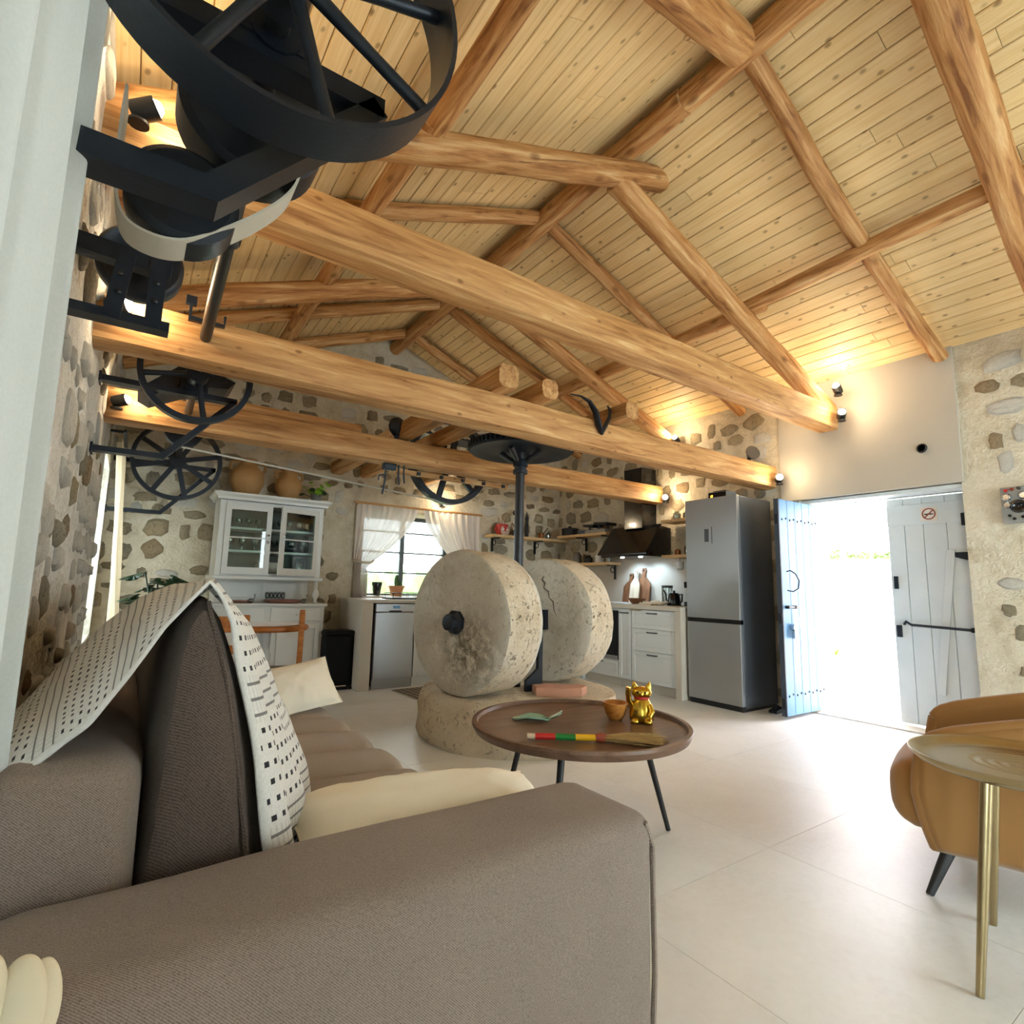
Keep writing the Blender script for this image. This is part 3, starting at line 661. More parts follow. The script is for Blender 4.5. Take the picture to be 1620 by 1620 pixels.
# ---------------------------------------------------------------- spotlights on the beam ends
def spot(loc, aim, label, power=14, head=True):
    t_ = thing('spotlight', label, 'spotlight', loc, group='spotlights on the beam ends')
    a = V(*aim).normalized()
    G().lathe([(.028, -.09), (.038, -.085), (.04, 0), (.034, 0), (.03, -.03)], 14, (0, 0, 0), a).build('lamp_head', 'black_matte', t_, 40)
    G().lathe([(.0005, .02), (.018, .016), (.029, 0), (.026, -.02), (.0005, -.025)], 12, (0, 0, 0), a).build('bulb', 'bulb', t_, 80)
    b = -a*.06; G().cyl(b, b+V(0, 0, -.045 if a.z > -.3 else .045), .008, n=8).cyl(b+V(0, 0, -.045 if a.z > -.3 else .045), b+V(0, 0, -.055 if a.z > -.3 else .055), .035, n=14).build('mount', 'black_matte', t_, 40)
    l = bpy.data.lights.new('spot_light', 'POINT'); l.energy = power; l.color = (1, .80, .52); l.shadow_soft_size = .035
    o = bpy.data.objects.new('spot_light', l); C.objects.link(o); o.parent = t_; o.location = a*.065
PW = 2.6
spot((-.08, 2.26, 2.83), (.8, -.3, .4), 'spotlight behind the big flywheel at the upper left', PW)
spot((-.12, 2.93, 2.33), (.9, -.4, .2), 'spotlight behind the bracket of the small pulley', PW)
spot((-.12, 4.36, 2.28), (.9, -.4, .3), 'spotlight left of the rimmed belt wheel', PW)
spot((5.20, 2.30, 3.02), (-.8, -.1, .5), 'upper spotlight of the pair where the rafter meets the door wall', PW)
spot((5.20, 2.26, 2.76), (-.7, -.4, .3), 'lower spotlight of the pair at the highest tie beam end', PW)
spot((5.15, 2.60, 2.80), (-.6, .6, .3), 'small spotlight behind the end of the highest tie beam', PW*.6)
spot((5.22, 4.15, 2.93), (-.8, -.2, .5), 'spotlight at the foot of the second truss above the fridge', PW*1.4)
spot((5.22, 2.88, 2.25), (-.7, -.5, .2), 'spotlight at the end of the long tie beam beside the door', PW)
spot((5.26, 4.34, 2.23), (-.8, -.4, .1), 'spotlight between the far tie beam and the fridge', PW*1.5)
spot((3.35, 6.42, 2.19), (-.05, -1, -.1), 'tiny spotlight under the spoked wheel above the kitchen window', PW*.6*2)

# ---------------------------------------------------------------- line shaft, wheels and brackets on the left wall
SH = lambda y: (.118+.027*y, 2.29)
ls = thing('line_shaft', 'long dark steel line shaft running along the sofa wall under the roof', 'shaft', (0, 0, 0))
G().cyl((SH(.9)[0], .9, 2.29), (SH(6.45)[0], 6.45, 2.29), .026, n=16).build('shaft', 'iron_shaft', ls, 40)
G().cyl((SH(2.0)[0], 1.98, 2.29), (SH(2.0)[0], 2.04, 2.29), .042, n=16).build('collar', 'iron', ls, 40)
g = G(); x = SH(2.98)[0]; g.band([(x-.075, 2.44), (x-.075, 2.36), (x+.075, 2.36), (x+.075, 2.41)], 1, 2.96, 2.985, .012); g.box((x-.075, 2.97, 2.45), (.045, .03, .04)); g.build('bearing_clamp', 'iron', ls)
def rimwheel(name, label, c, y0, y1, R, rt, spokes, sr, mat='iron', hub=.06, flat=False, a0=0, sm=.0):
    """belt wheel in the xz plane between y0 and y1"""
    t_ = thing(name, label, 'wheel', (c[0], y0, c[1])); w_ = y1-y0
    G().lathe([(R-rt, 0), (R, 0), (R, w_), (R-rt, w_), (R-rt, 0)], 72, (0, 0, 0), (0, 1, 0), caps=False).build('rim', mat, t_, 35)
    G().lathe([(.027, -.02), (hub, -.02), (hub, w_+.02), (.027, w_+.02)], 24, (0, 0, 0), (0, 1, 0)).build('hub', mat, t_, 35)
    for k in range(spokes):
        a = a0+2*PI*k/spokes; d = V(math.cos(a), 0, math.sin(a)); ym = w_*.5
        p0 = d*(hub*.8)+V(0, ym, 0); p1 = d*(R-rt*.5)+V(0, ym, 0)
        g = G()
        if flat:
            rot = Matrix((d, V(0, 1, 0), d.cross(V(0, 1, 0)))).transposed()
            g.box((p0+p1)/2, ((p1-p0).length, w_*.35, sr*2), rot)
        else: g.tube([p0, (p0+p1)/2, p1], [sr*1.15, sr*.95, sr*1.05], 10)
        g.build('spoke', mat, t_, 40)
    return t_
rimwheel('flywheel', 'big dark iron flywheel with a wide rim overhead at the upper left', (.142, 2.29), .96, 1.07, .345, .011, 8, .014, a0=-.46, hub=.055)
rimwheel('rimmed_pulley', 'rimmed black belt wheel under the middle tie beam', (SH(3.56)[0], 2.275), 3.50, 3.56, .29, .03, 4, .016, a0=.2, hub=.06)
rimwheel('spoked_wheel', 'black spoked wheel near the far corner left of the dresser', (.287, 2.25), 6.16, 6.24, .386, .035, 8, .022, flat=True, a0=.25, hub=.075)
def bracket(y, xs, zl, zs, xa, xe, w_, th, label, wallx=XL):
    t_ = thing('wall_bracket', label, 'bracket', (wallx, y, zl))
    G().band([(-.02, 0), (xa-wallx, 0), (xe-wallx, zs-zl)], 1, 0, w_, th).build('lower_arm', 'iron', t_)
    G().band([(-.02, zs-zl), (xe-wallx+.01, zs-zl)], 1, 0, w_, th).build('bearing_arm', 'iron', t_)
    xx = SH(y)[0]-wallx
    G().box((xx, w_/2, zs-zl+.05), (.14, w_*1.1, .07)).lathe([(.03, -w_*.1), (.055, -w_*.1), (.055, w_*1.1), (.03, w_*1.1)], 16, (xx, 0, 2.29-zl), (0, 1, 0)).build('bearing', 'iron', t_)
    for q in (0, zs-zl): G().box((.006, w_/2, q), (.012, w_*1.6, th*1.8)).build('wall_plate', 'iron', t_)
    return t_
bracket(1.16, 0, 1.87, 2.24, .06, .39, .075, .05, 'heavy angled iron bracket carrying the big flywheel')
bracket(3.68, 0, 1.80, 2.20, .09, .44, .07, .03, 'angled iron bracket below the middle tie beam')
bracket(6.28, 0, 1.74, 2.22, .19, .62, .06, .035, 'angled iron bracket of the spoked wheel in the far corner')
# trough plate inside the belt wheel
t_ = thing('belt_guard', 'black folded sheet guard behind the rimmed belt wheel', 'guard', (.2, 3.74, 2.32))
G().prism([(-.26, -.13), (-.02, .10), (.24, .02), (.20, -.03), (-.02, -.06), (-.20, -.16)], 1, .0, .3).build('sheet', 'iron', t_)
G().box((.05, .15, .12), (.03, .03, .08)).build('hanger', 'iron', t_)
# flat belt pulley behind the flywheel
BELT = [(-.11, 2.2), (-.112, 2.05), (-.108, 1.95), (-.09, 1.89), (-.06, 1.87), (-.01, 1.865), (.04, 1.88), (.11, 1.94), (.19, 2.02), (.25, 2.1), (.272, 2.17), (.27, 2.3)]
t_ = thing('belt_pulley', 'dark drum pulley with a cream canvas belt under the flywheel bracket', 'pulley', (SH(1.45)[0], 1.40, 2.29))
G().lathe([(.028, 0), (.16, 0), (.175, .02), (.175, .12), (.16, .14), (.028, .14)], 48, (0, 0, 0), (0, 1, 0)).build('drum', 'iron', t_, 35)
c0 = SH(1.45)[0]
G().lathe([(.02, 0), (.10, 0), (.118, .015), (.118, .10), (.10, .115), (.02, .115)], 40, (.02-c0, 0, 1.995-2.29), (0, 1, 0)).build('idler', 'iron', t_, 35)
G().box((.08-c0, .13, -.15), (.05, .02, .4), (0, .4, 0)).build('idler_arm', 'iron', t_)
pts = [(a-c0, b-2.29) for a, b in BELT]
for _ in range(2): pts = [pts[0]]+[((p[0]*.75+q[0]*.25, p[1]*.75+q[1]*.25) if h else (p[0]*.25+q[0]*.75, p[1]*.25+q[1]*.75)) for p, q in zip(pts, pts[1:]) for h in (1, 0)]+[pts[-1]]
G().band(pts, 1, .0, .10, .006).build('belt', 'belt', t_)
# small pulley in its own frame
t_ = thing('small_pulley', 'small solid iron pulley held in a bolted frame on the wall', 'pulley', (-.07, 2.16, 2.17))
G().lathe([(.01, .0), (.09, .0), (.115, -.015), (.128, .0), (.128, .05), (.115, .065), (.09, .05), (.01, .05)], 40, (0, 0, 0), (0, 1, 0)).build('disc', 'iron', t_, 45)
G().cyl((0, -.09, 0), (0, .06, 0), .018, n=12).build('axle', 'iron_shaft', t_)
t_ = thing('pulley_frame', 'bolted iron frame holding the small pulley', 'bracket', (XL, 2.03, 1.9))
G().box((.115, 0, .205), (.29, .05, .055), (0, math.radians(3), 0)).build('upper_arm', 'iron', t_)
G().box((.12, 0, 0), (.30, .06, .03)).build('lower_arm', 'iron', t_)
for k, xx in enumerate((.13, .225)):
    pl = G().box((xx, -.03, .1), (.045, .012, .22), (0, 0 if k else math.radians(6), 0)).build('plate', 'iron', t_)
    for zz in (.07, .13): G().lathe([(.008, 0), (.008, .008), (.0005, .01)], 6, (xx, -.036, zz), (0, -1, 0)).build('bolt', 'iron_shaft', pl)
# far wheel behind the third tie beam and its long belt
rimwheel('drive_pulley', 'black spoked drive wheel hanging behind the far tie beam', (2.66, 2.40), 4.98, 5.08, .46, .05, 6, .028, flat=True, a0=.25, hub=.07)
t_ = thing('wheel_hanger', 'pair of iron straps carrying the drive wheel axle', 'bracket', (2.66, 5.03, 2.40))
for s_ in (-1, 1): G().box((0, s_*.11, .075), (.04, .012, .29)).build('strap', 'iron', t_)
G().cyl((0, -.13, 0), (0, .13, 0), .025).build('axle', 'iron_shaft', t_)
G().box((0, 0, .225), (.8, .26, .02)).build('crossbar', 'iron', t_)
t_ = tag(G().box((1.455, 5.03, 2.055), (2.42, .055, .005), (0, math.radians(4.6), 0)).build('drive_belt', 'belt'), 'thin pale drive belt stretched above the dresser to the drive wheel', 'belt')
t_ = thing('shaft_pulley', 'small dark pulley on the line shaft where the long belt starts', 'pulley', (SH(5.03)[0], 4.99, 2.29))
G().lathe([(.027, 0), (.14, 0), (.14, .09), (.027, .09)], 32, (0, 0, 0), (0, 1, 0)).build('drum', 'iron', t_, 40)

# ---------------------------------------------------------------- mill
ax = V(math.cos(math.radians(13)), math.sin(math.radians(13)), 0)
MC = V(2.575, 3.615, 0); BH = .33
def stone_disc(rr, prof, n=72, jit=.006, seed=0):
    rs = []
    for (r, z) in prof:
        rs.append([V(r*math.cos(2*PI*j/n), r*math.sin(2*PI*j/n), z)*1 for j in range(n)])
    g = G()
    for i, ring_ in enumerate(rs):
        for j, q in enumerate(ring_):
            a = 2*PI*j/n; k = 1+jit*2.2*nz(math.cos(a)*2.5+seed, math.sin(a)*2.5, i*.7)+jit*nz(math.cos(a)*9+seed, math.sin(a)*9, i*2.1)
            rs[i][j] = V(q.x*k, q.y*k, q.z+jit*.6*nz(q.x*6, q.y*6, seed+q.z))
    return g, rs
mb = thing('mill_bed', 'round pale stone mill bed on the floor under the millstones', 'millstone', (MC.x, MC.y-.02, 0))
g, rs = stone_disc(.77, [(.745, 0), (.76, .04), (.762, .15), (.757, .22), (.752, .295), (.735, BH-.005), (.45, BH), (.15, BH), (.01, BH)], seed=2, jit=.012); g.rings(rs); g.build('bed', 'mill_rim', mb, 50)
def runner(off, th, R, label, seed, fm='mill_face'):
    c = MC+ax*off; t_ = thing('millstone', label, 'millstone', (c.x, c.y, BH), group='upright millstones')
    prof = [(.05, 0), (R*.4, 0), (R*.75, 0), (R-.035, 0), (R-.01, .012), (R, .05), (R*1.002, th*.3), (R*.998, th*.5), (R, th*.7), (R, th-.05), (R-.012, th-.012), (R-.04, th), (R*.6, th), (.05, th)]
    g, rs = stone_disc(R, prof, 84, .009, seed)
    bs = Matrix((ax.cross(V(0, 0, 1)), V(0, 0, 1), ax)).transposed()      # local z -> axis
    rs = [[bs @ q+V(0, 0, R) for q in r] for r in rs]
    G().rings(rs[:5], False).build('face', fm, t_, 50); G().rings(rs[4:10], False).build('rim', 'mill_rim', t_, 50); G().rings(rs[9:], False).build('back_face', 'mill_face', t_, 50)
    return t_, bs
t1, bs = runner(-.65, .37, .515, 'near upright millstone with a black iron hub and dark stains', 3, 'mill_face_stained')
sq = lambda s_, z: [bs @ V(s_*math.cos(a+.3), s_*math.sin(a+.3), z)+V(0, 0, .515) for a in [PI/4*k for k in range(8)]]
G().rings([sq(.085, .02), sq(.085, -.03), sq(.062, -.05), sq(.058, -.085), sq(.03, -.09)]).build('hub', 'iron', t1, 30)
t2, _ = runner(.31, .335, .51, 'far upright millstone with a dark crack, beside the kitchen drawers', 8)
G().rings([[bs @ V(x_, y_, z)+V(0, 0, .51) for x_, y_ in ((-.07, -.08), (.07, -.08), (.07, .08), (-.07, .08))] for z in (-.05, .02)]).build('hub', 'iron', t2)
ck = [(-.02, .36), (.0, .33), (-.03, .30), (-.02, .26), (-.07, .23), (-.08, .18), (-.12, .15), (-.13, .08), (-.16, .03)]
G().tube([bs @ V(-a, b, -.001)+V(0, 0, .51) for a, b in ck], [.004, .009, .012, .006, .009, .005, .007, .004, .002], 6, squash=.5).build('crack', 'crack_dark', t2, 60)
sp_ = thing('mill_spindle', 'tall black mill spindle with a horizontal gear wheel on top', 'spindle', (MC.x, MC.y, BH))
G().cyl((0, 0, 0), (0, 0, 1.88), .038, n=20).build('pole', 'iron_shaft', sp_, 40)
g = G(); g.cyl(-ax*.27+V(0, 0, .512), ax*.29+V(0, 0, .512), .05, n=16); g.build('cross_axle', 'iron', sp_, 40)
G().lathe([(.04, 1.70), (.062, 1.70), (.062, 1.73), (.05, 1.735), (.05, 1.755), (.062, 1.76), (.062, 1.79), (.05, 1.82), (.04, 1.82)], 16).build('clamp', 'iron', sp_, 40)
zg = 1.905
gr_ = G().lathe([(.06, zg-.03), (.2, zg-.005), (.34, zg-.01), (.40, zg-.03), (.42, zg-.03), (.42, zg+.035), (.40, zg+.05), (.2, zg+.035), (.06, zg+.03)], 64).build('gear', 'iron', sp_, 35)
tooth = G().box((.428, 0, zg+.01), (.03, .018, .045)).mesh('tooth', 'iron')
for k in range(64): inst('tooth', tooth, gr_, (0, 0, 0), (0, 0, 2*PI*k/64))
for k in range(4):
    a = k*PI/2+.5; G().tube([(.045*math.cos(a), .045*math.sin(a), 1.79), (.18*math.cos(a), .18*math.sin(a), zg-.02)], [.016, .024], 8).build('strut', 'iron_shaft', sp_, 50)
t_ = thing('scraper', 'dark blue iron scraper plate between the millstones', 'scraper', (MC.x+.02, MC.y-.22, BH))
G().prism([(-.09, .0), (.03, .0), (.06, .03), (.06, .42), (.02, .42), (.02, .16), (-.09, .08)], 1, -.015, .015).build('plate', 'iron', t_)
G().tube([(.04, 0, .4), (.06, .02, .6), (.05, .1, .75)], .012, 8).build('stay', 'iron', t_, 60)
t_ = G()
poly = [(-.19, -.08), (-.02, -.13), (.14, -.1), (.2, .0), (.16, .09), (.06, .05), (-.06, .11), (-.2, .06)]
t_.rings([[V(a*s_, b*s_, z) for a, b in poly] for s_, z in ((.97, 0), (1, .012), (1, .05), (.97, .06))])
o = tag(t_.build('terracotta_slab', 'terracotta', smooth=40), 'broken terracotta slab lying on the mill bed', 'slab'); o.location = (2.68, 3.20, BH+.001); o.rotation_euler = (0, 0, .1-.6)

# ---------------------------------------------------------------- coffee table and things on it
ct = thing('coffee_table', 'round walnut tray coffee table on thin black legs', 'table', (1.83, 2.035, 0)); TZ = .48
G().lathe([(.01, TZ-.05), (.46, TZ-.05), (.50, TZ-.04), (.515, TZ-.012), (.512, TZ), (.492, TZ), (.486, TZ-.016), (.47, TZ-.02), (.01, TZ-.02)], 80).build('tray_top', 'walnut', ct, 40)
for (x, y) in ((2.17, 1.80), (1.66, 2.41), (1.48, 1.80)):
    d = V(x-1.83, y-2.035, 0); G().tube([d*.72+V(0, 0, TZ-.05), d+V(0, 0, 0)], [.016, .011], 10).build('leg', 'black_leg', ct, 40)
TT = TZ-.02
# wooden bowl
t_ = thing('wooden_bowl', 'small olive wood bowl with an uneven rim beside the gold cat', 'bowl', (2.06, 2.03, TT))
g, rs = stone_disc(.06, [(.028, 0), (.034, .004), (.05, .03), (.058, .06), (.063, .082), (.058, .083), (.05, .06), (.04, .03), (.01, .016)], 28, .02, 5); g.rings(rs); g.build('bowl', 'olive_wood', t_, 50)
# gold cat
cat_ = t_ = thing('lucky_cat', 'shiny gold lucky cat figurine with a red collar and raised paw', 'figurine', (2.14, 1.93, TT), 2.3)
g = G(); g.lathe([(.01, 0), (.045, .0), (.054, .012), (.055, .035), (.048, .06), (.036, .085), (.028, .098)], 24); g.build('body', 'gold', t_, 80)
g = G(); rs = []
for z, r in ((.09, .012), (.094, .026), (.105, .038), (.118, .041), (.13, .036), (.138, .022), (.141, .004)):
    rs.append([V(r*1.12*math.cos(2*PI*j/20), r*.9*math.sin(2*PI*j/20), z) for j in range(20)])
g.rings(rs)
for s_ in (-1, 1): g.tube([(s_*.026, 0, .125), (s_*.032, 0, .142), (s_*.035, 0, .162)], [.017, .012, .001], 8, squash=.6)
g.tube([(0, .034, .112), (0, .042, .11)], [.011, .004], 8)
hd = g.build('head', 'gold', t_, 80)
for s_ in (-1, 1): G().lathe([(.0005, .002), (.004, .001), (.005, -.002)], 8, (s_*.016, .036, .12), (0, 1, 0)).build('eye', 'black_gloss', hd)
G().lathe([(.028, .09), (.034, .092), (.034, .1), (.028, .102)], 20).build('collar', 'red_paint', t_, 50)
G().tube([(.04, .01, .065), (.055, .02, .085), (.058, .028, .115), (.055, .03, .138)], [.014, .013, .012, .012], 10).build('raised_paw', 'gold', t_, 80)
G().tube([(-.035, .03, .07), (-.045, .045, .05), (-.035, .055, .03)], [.012, .013, .012], 10).build('resting_paw', 'gold', t_, 80)
for s_ in (-1, 1): G().lathe([(.001, 0), (.018, 0), (.02, .01), (.012, .02), (.001, .022)], 12, (s_*.028, .045, 0)).build('foot', 'gold', t_, 80)
cat_.scale = (1.1, 1.1, 1.2)
# glass fish dish
def fish():
    t_ = thing('glass_dish', 'pale green glass dish shaped like a fish', 'dish', (1.68, 2.20, TT), -.75); t_.scale = (.82, .82, .82)
    out = [(-.13, 0), (-.10, -.035), (-.03, -.055), (.04, -.05), (.085, -.02), (.11, -.015), (.15, -.04), (.165, -.03), (.15, .0), (.165, .03), (.15, .04), (.11, .015), (.085, .02), (.04, .05), (-.03, .055), (-.10, .035)]
    def z(x, y): return .05*max(0, (x-.06)/.1)**1.6+.03*((y/.055)**2)*max(0, 1-abs(x)/.15)
    g = G(); g.rings([[V(a*s_, b*s_, .004+z(a*s_, b*s_)+h) for a, b in out] for s_, h in ((.02, 0), (.5, 0), (1, .0), (1, .008), (.5, .007), (.02, .007))]); g.build('dish', 'green_glass', t_, 60)
fish()
# straw brush
def brush():
    t_ = thing('straw_brush', 'straw hand brush with red, green and yellow striped handle', 'brush', (1.58, 1.86, TT), -.62)
    xs = -.12; G().cyl((xs-.035, 0, .016), (xs, 0, .016), .012, n=12).build('handle_end', 'pale_board', t_, 40)
    for mt in ('red_paint', 'green_paint', 'yellow_paint'):
        G().cyl((xs, 0, .016), (xs+.085, 0, .016), .0135, n=14).build('handle_band', mt, t_, 40); xs += .085
    G().tube([(xs, 0, .016), (xs+.02, 0, .018), (xs+.045, 0, .016)], [.015, .02, .016], 12).build('binding', 'red_brown', t_, 50)
    g = G(); random.seed(3)
    for k in range(46):
        a = random.uniform(-1, 1); zz = random.uniform(-.006, .008)
        g.tube([(xs+.03, a*.012, .016+zz), (xs+.14, a*.05+random.uniform(-.004, .004), .016+zz*1.4), (xs+.30+random.uniform(-.03, .03)-.05*abs(a), a*.085+random.uniform(-.008, .008), .012+zz)], [.003, .0045, .002], 5)
    tag(g.build('bristles', 'straw', t_, 60), kind='stuff')
brush()

# ---------------------------------------------------------------- sofa
sf = thing('sofa', 'long grey-brown fabric sofa along the stone wall with its arm in front', 'sofa', (0, 0, 0))
def rbox(x0, x1, y0, y1, z0, z1, r, n=6, puff=(0, 0, 0), res=10, wob=0, seed=0):
    """rounded, optionally puffed box as a dense grid"""
    bm = bmesh.new(); bmesh.ops.create_cube(bm, size=2.0)
    bmesh.ops.subdivide_edges(bm, edges=bm.edges[:], cuts=res, use_grid_fill=True)
    c = V((x0+x1)/2, (y0+y1)/2, (z0+z1)/2); h = V((x1-x0)/2, (y1-y0)/2, (z1-z0)/2); g = G(); vs = []
    bm.verts.ensure_lookup_table()
    for v_ in bm.verts:
        q = V(*[max(-1, min(1, k)) for k in v_.co])
        # denser near the edges
        q = V(*[math.copysign(1-(1-abs(k))**1.6, k) for k in q])
        p = V(q.x*h.x, q.y*h.y, q.z*h.z); inn = V(*[max(-(h[i]-r), min(h[i]-r, p[i])) for i in range(3)])
        d = p-inn
        if d.length > 1e-6: p = inn+d.normalized()*r
        u_ = V(p.x/h.x, p.y/h.y, p.z/h.z)
        p.x += math.copysign(puff[0]*(1-u_.y**2)*(1-u_.z**2), u_.x)*abs(u_.x)
        p.y += math.copysign(puff[1]*(1-u_.x**2)*(1-u_.z**2), u_.y)*abs(u_.y)
        p.z += math.copysign(puff[2]*(1-u_.x**2)*(1-u_.y**2), u_.z)*abs(u_.z)
        if wob: p += V(nz(p.x*5+seed, p.y*5, p.z*5), nz(p.x*5, p.y*5+seed, p.z*5+9), nz(p.x*5+4, p.y*5, p.z*5+seed))*wob
        vs.append(p+c)
    fs = [[v_.index for v_ in f_.verts] for f_ in bm.faces]; bm.free(); g.add(vs, fs); return g
rbox(-.13, 1.0, .86, 1.14, .08, .62, .045, puff=(.006, .012, .012), res=16, wob=.006).build('arm', 'sofa_fabric', sf, 80)
G().tube([(1.0-.012, .872, .10), (1.0-.006, .866, .3), (1.0-.008, .868, .55), (.97, .868, .602)], .006, 6).build('arm_piping', 'sofa_fabric', sf, 60)
rbox(-.13, 1.0, 3.34, 3.58, .08, .57, .045, puff=(.006, .012, .012), res=12, wob=.006, seed=3).build('arm', 'sofa_fabric', sf, 80)
rbox(-.13, .96, 1.13, 3.35, .08, .30, .03, res=10).build('seat_base', 'sofa_fabric', sf, 80)
rbox(-.15, .055, 1.14, 3.35, .28, .80, .05, puff=(.01, 0, .015), res=14, wob=.008).build('backrest', 'sofa_fabric', sf, 80)
# tufted seat
def seat(u, v):
    x = .04+.97*u; y = 1.14+2.2*v
    tx = abs(math.sin(PI*u*2.2+.3)); ty = abs(math.sin(PI*v*7))
    z = .30+.115*(1-(2*u-1)**10)**.5*(1-(2*v-1)**30)**.5
    z += .038*(ty**.6-.6)+.012*(tx**.7-.6)*1.0-.02*math.exp(-((u-.72)**2*90))*(1-ty)**2
    z += .005*nz(x*9, y*9, 1); 
    if u > .93: x -= (.03*((u-.93)/.07)**2)
    return V(x, y, z)
G().sheet(seat, 46, 110).build('seat_cushion', 'sofa_seat_fabric', sf, 80)
for (x, y) in ((.12, .94), (.92, .94), (.12, 3.48), (.92, 3.48)): G().cyl((x, y, 0), (x, y, .085), .022, .028, n=12).build('leg', 'black_leg', sf, 40)
# back cushions as wedge profiles swept along y
def wedge(t):
    """profile of a standing back cushion, t 0..1 from front foot over the apex to the back foot"""
    P = [(.27, .42), (.27, .52), (.252, .65), (.222, .80), (.18, .95), (.15, 1.04), (.125, 1.075), (.10, 1.05), (.08, .96), (.065, .8), (.05, .6), (.05, .42)]
    f_ = t*(len(P)-1); i = min(int(f_), len(P)-2); k = f_-i
    return V(P[i][0]*(1-k)+P[i+1][0]*k, P[i][1]*(1-k)+P[i+1][1]*k)
def cushion(name, label, y0, y1, seed, top=1.0, grow=.07):
    t_ = thing(name, label, 'cushion', (.15, (y0+y1)/2, .42), group='sofa back cushions')
    N = 26; rs = []
    for i in range(N+1):
        s_ = i/N; e = min(1, min(s_, 1-s_)*7); e = .80+.20*math.sqrt(max(0, 1-(1-e)**2)); r = []
        ins = 0
        bul = grow*math.sin(PI*s_)**.7
        for j in range(24):
            q = wedge(j/23); x = .15+(q.x-.15)*e+(bul if q.x > .15 else 0)*(1-abs((q.y-.62)/.5))
            z = .42+(q.y-.42)*(1-.04*(1-e)/.2)*top
            dy = .02*math.sin(PI*(q.y-.42)/.65)*(-1 if i == 0 else 1 if i == N else 0)
            w_ = .006*nz(x*6+seed, s_*8, z*6)
            r.append(V(x+w_-.15, y0+(y1-y0)*s_+dy-(y0+y1)/2, z+w_-.42))
        rs.append(r)
    g = G(); g.rings(rs, False)
    for k, r in ((0, rs[0]), (N, rs[N])):                 # end panels, bulging
        cx_ = sum((q for q in r), V(0, 0, 0))/len(r)+V(0, -.03 if k == 0 else .03, 0)
        mid = [q.lerp(cx_, .45)+V(0, (-.02 if k == 0 else .02)*(1-.3), 0) for q in r]
        o = len(g.v); g.v += [tuple(q) for q in r+mid]+[tuple(cx_)]; n = len(r)
        for j in range(n):
            j2 = (j+1) % n; g.f.append((o+j, o+j2, o+n+j2, o+n+j)); g.f.append((o+n+j, o+n+j2, o+2*n))
    g.build('cover', 'cushion_fabric', t_, 80)
    G().tube([(wedge(.02).x-.16, (y0-y1)/2-.012, .02), (.075, (y0-y1)/2-.035, .2), (.02, (y0-y1)/2-.02, .5), (-.02, (y0-y1)/2, .64)], .004, 5).build('seam', 'cushion_fabric', t_, 60)
cushion('back_cushion', 'tall dark brown back cushion under the patterned throw', 1.20, 2.2, 1)
cushion('back_cushion', 'tall dark brown back cushion farther along the sofa', 2.24, 3.3, 5, .97)
# throw
def polyl(P, t):
    f_ = max(0, min(1, t))*(len(P)-1); i = min(int(f_), len(P)-2); k = f_-i
    return [a*(1-k)+b*k for a, b in zip(P[i], P[i+1])]
TN = [(.305, .44), (.295, .50), (.268, .62), (.243, .76), (.215, .89), (.178, 1.02), (.125, 1.092), (.062, 1.015), (.01, .925), (-.03, .865), (-.075, .825), (-.125, .79), (-.175, .75)]
TF = [(.47, .43), (.465, .50), (.45, .60), (.40, .74), (.345, .86), (.28, .98), (.18, 1.10), (.10, 1.085), (.03, 1.045), (-.035, .985), (-.10, .905), (-.155, .83), (-.195, .76)]
def throw_fn(u, v):
    a = polyl(TN, u); b = polyl(TF, u); k = v**.8
    front = max(0, min(1, (.46-u)/.46)); back = max(0, min(1, (u-.5)/.5))
    x = a[0]*(1-k)+b[0]*k; z = a[1]*(1-k)+b[1]*k
    y = 1.165+v*(.50+.22*back)+.012*math.sin(u*23)*(1-v)
    fold = .017*math.sin(v*15+u*4)*(front*1.1+back*.4)*(.4+.6*min(1, v*4))+.016*nz(u*7, v*5, 2)
    x += fold*(.9 if u < .5 else .2); z += fold*(.15 if u < .5 else .8)
    z += .012*nz(u*9, v*7, 5)*back+.02*back*math.sin(PI*v)
    if v < .12:
        q = (1-v/.12)**2
        x -= (.022*front**.5 if u < .46 else 0)*q; z -= .016*q*back; y += .012*q
    x += .022*nz(u*4+3, v*3, 8)*front; y += .02*nz(u*5, v*2, 11)
    return V(max(x, -.2), y, z)
th = G().sheet(throw_fn, 110, 50, uvs=lambda u, v: (u*1.35, v*.62)).build('throw_blanket', 'throw_weave', smooth=80, solid=.006)
tag(th, 'white throw blanket with black dashes and grey stripes draped over the back cushion', 'blanket')
g = G(); random.seed(9)
for k in range(34):
    q = throw_fn(1.0 if k % 2 else .995, k/33); g.tube([q, q+V(-.004, .01, -.02), q+V(-.002, random.uniform(-.01, .02), -.045)], .0025, 4)
g.build('fringe', 'rope', th, 60)
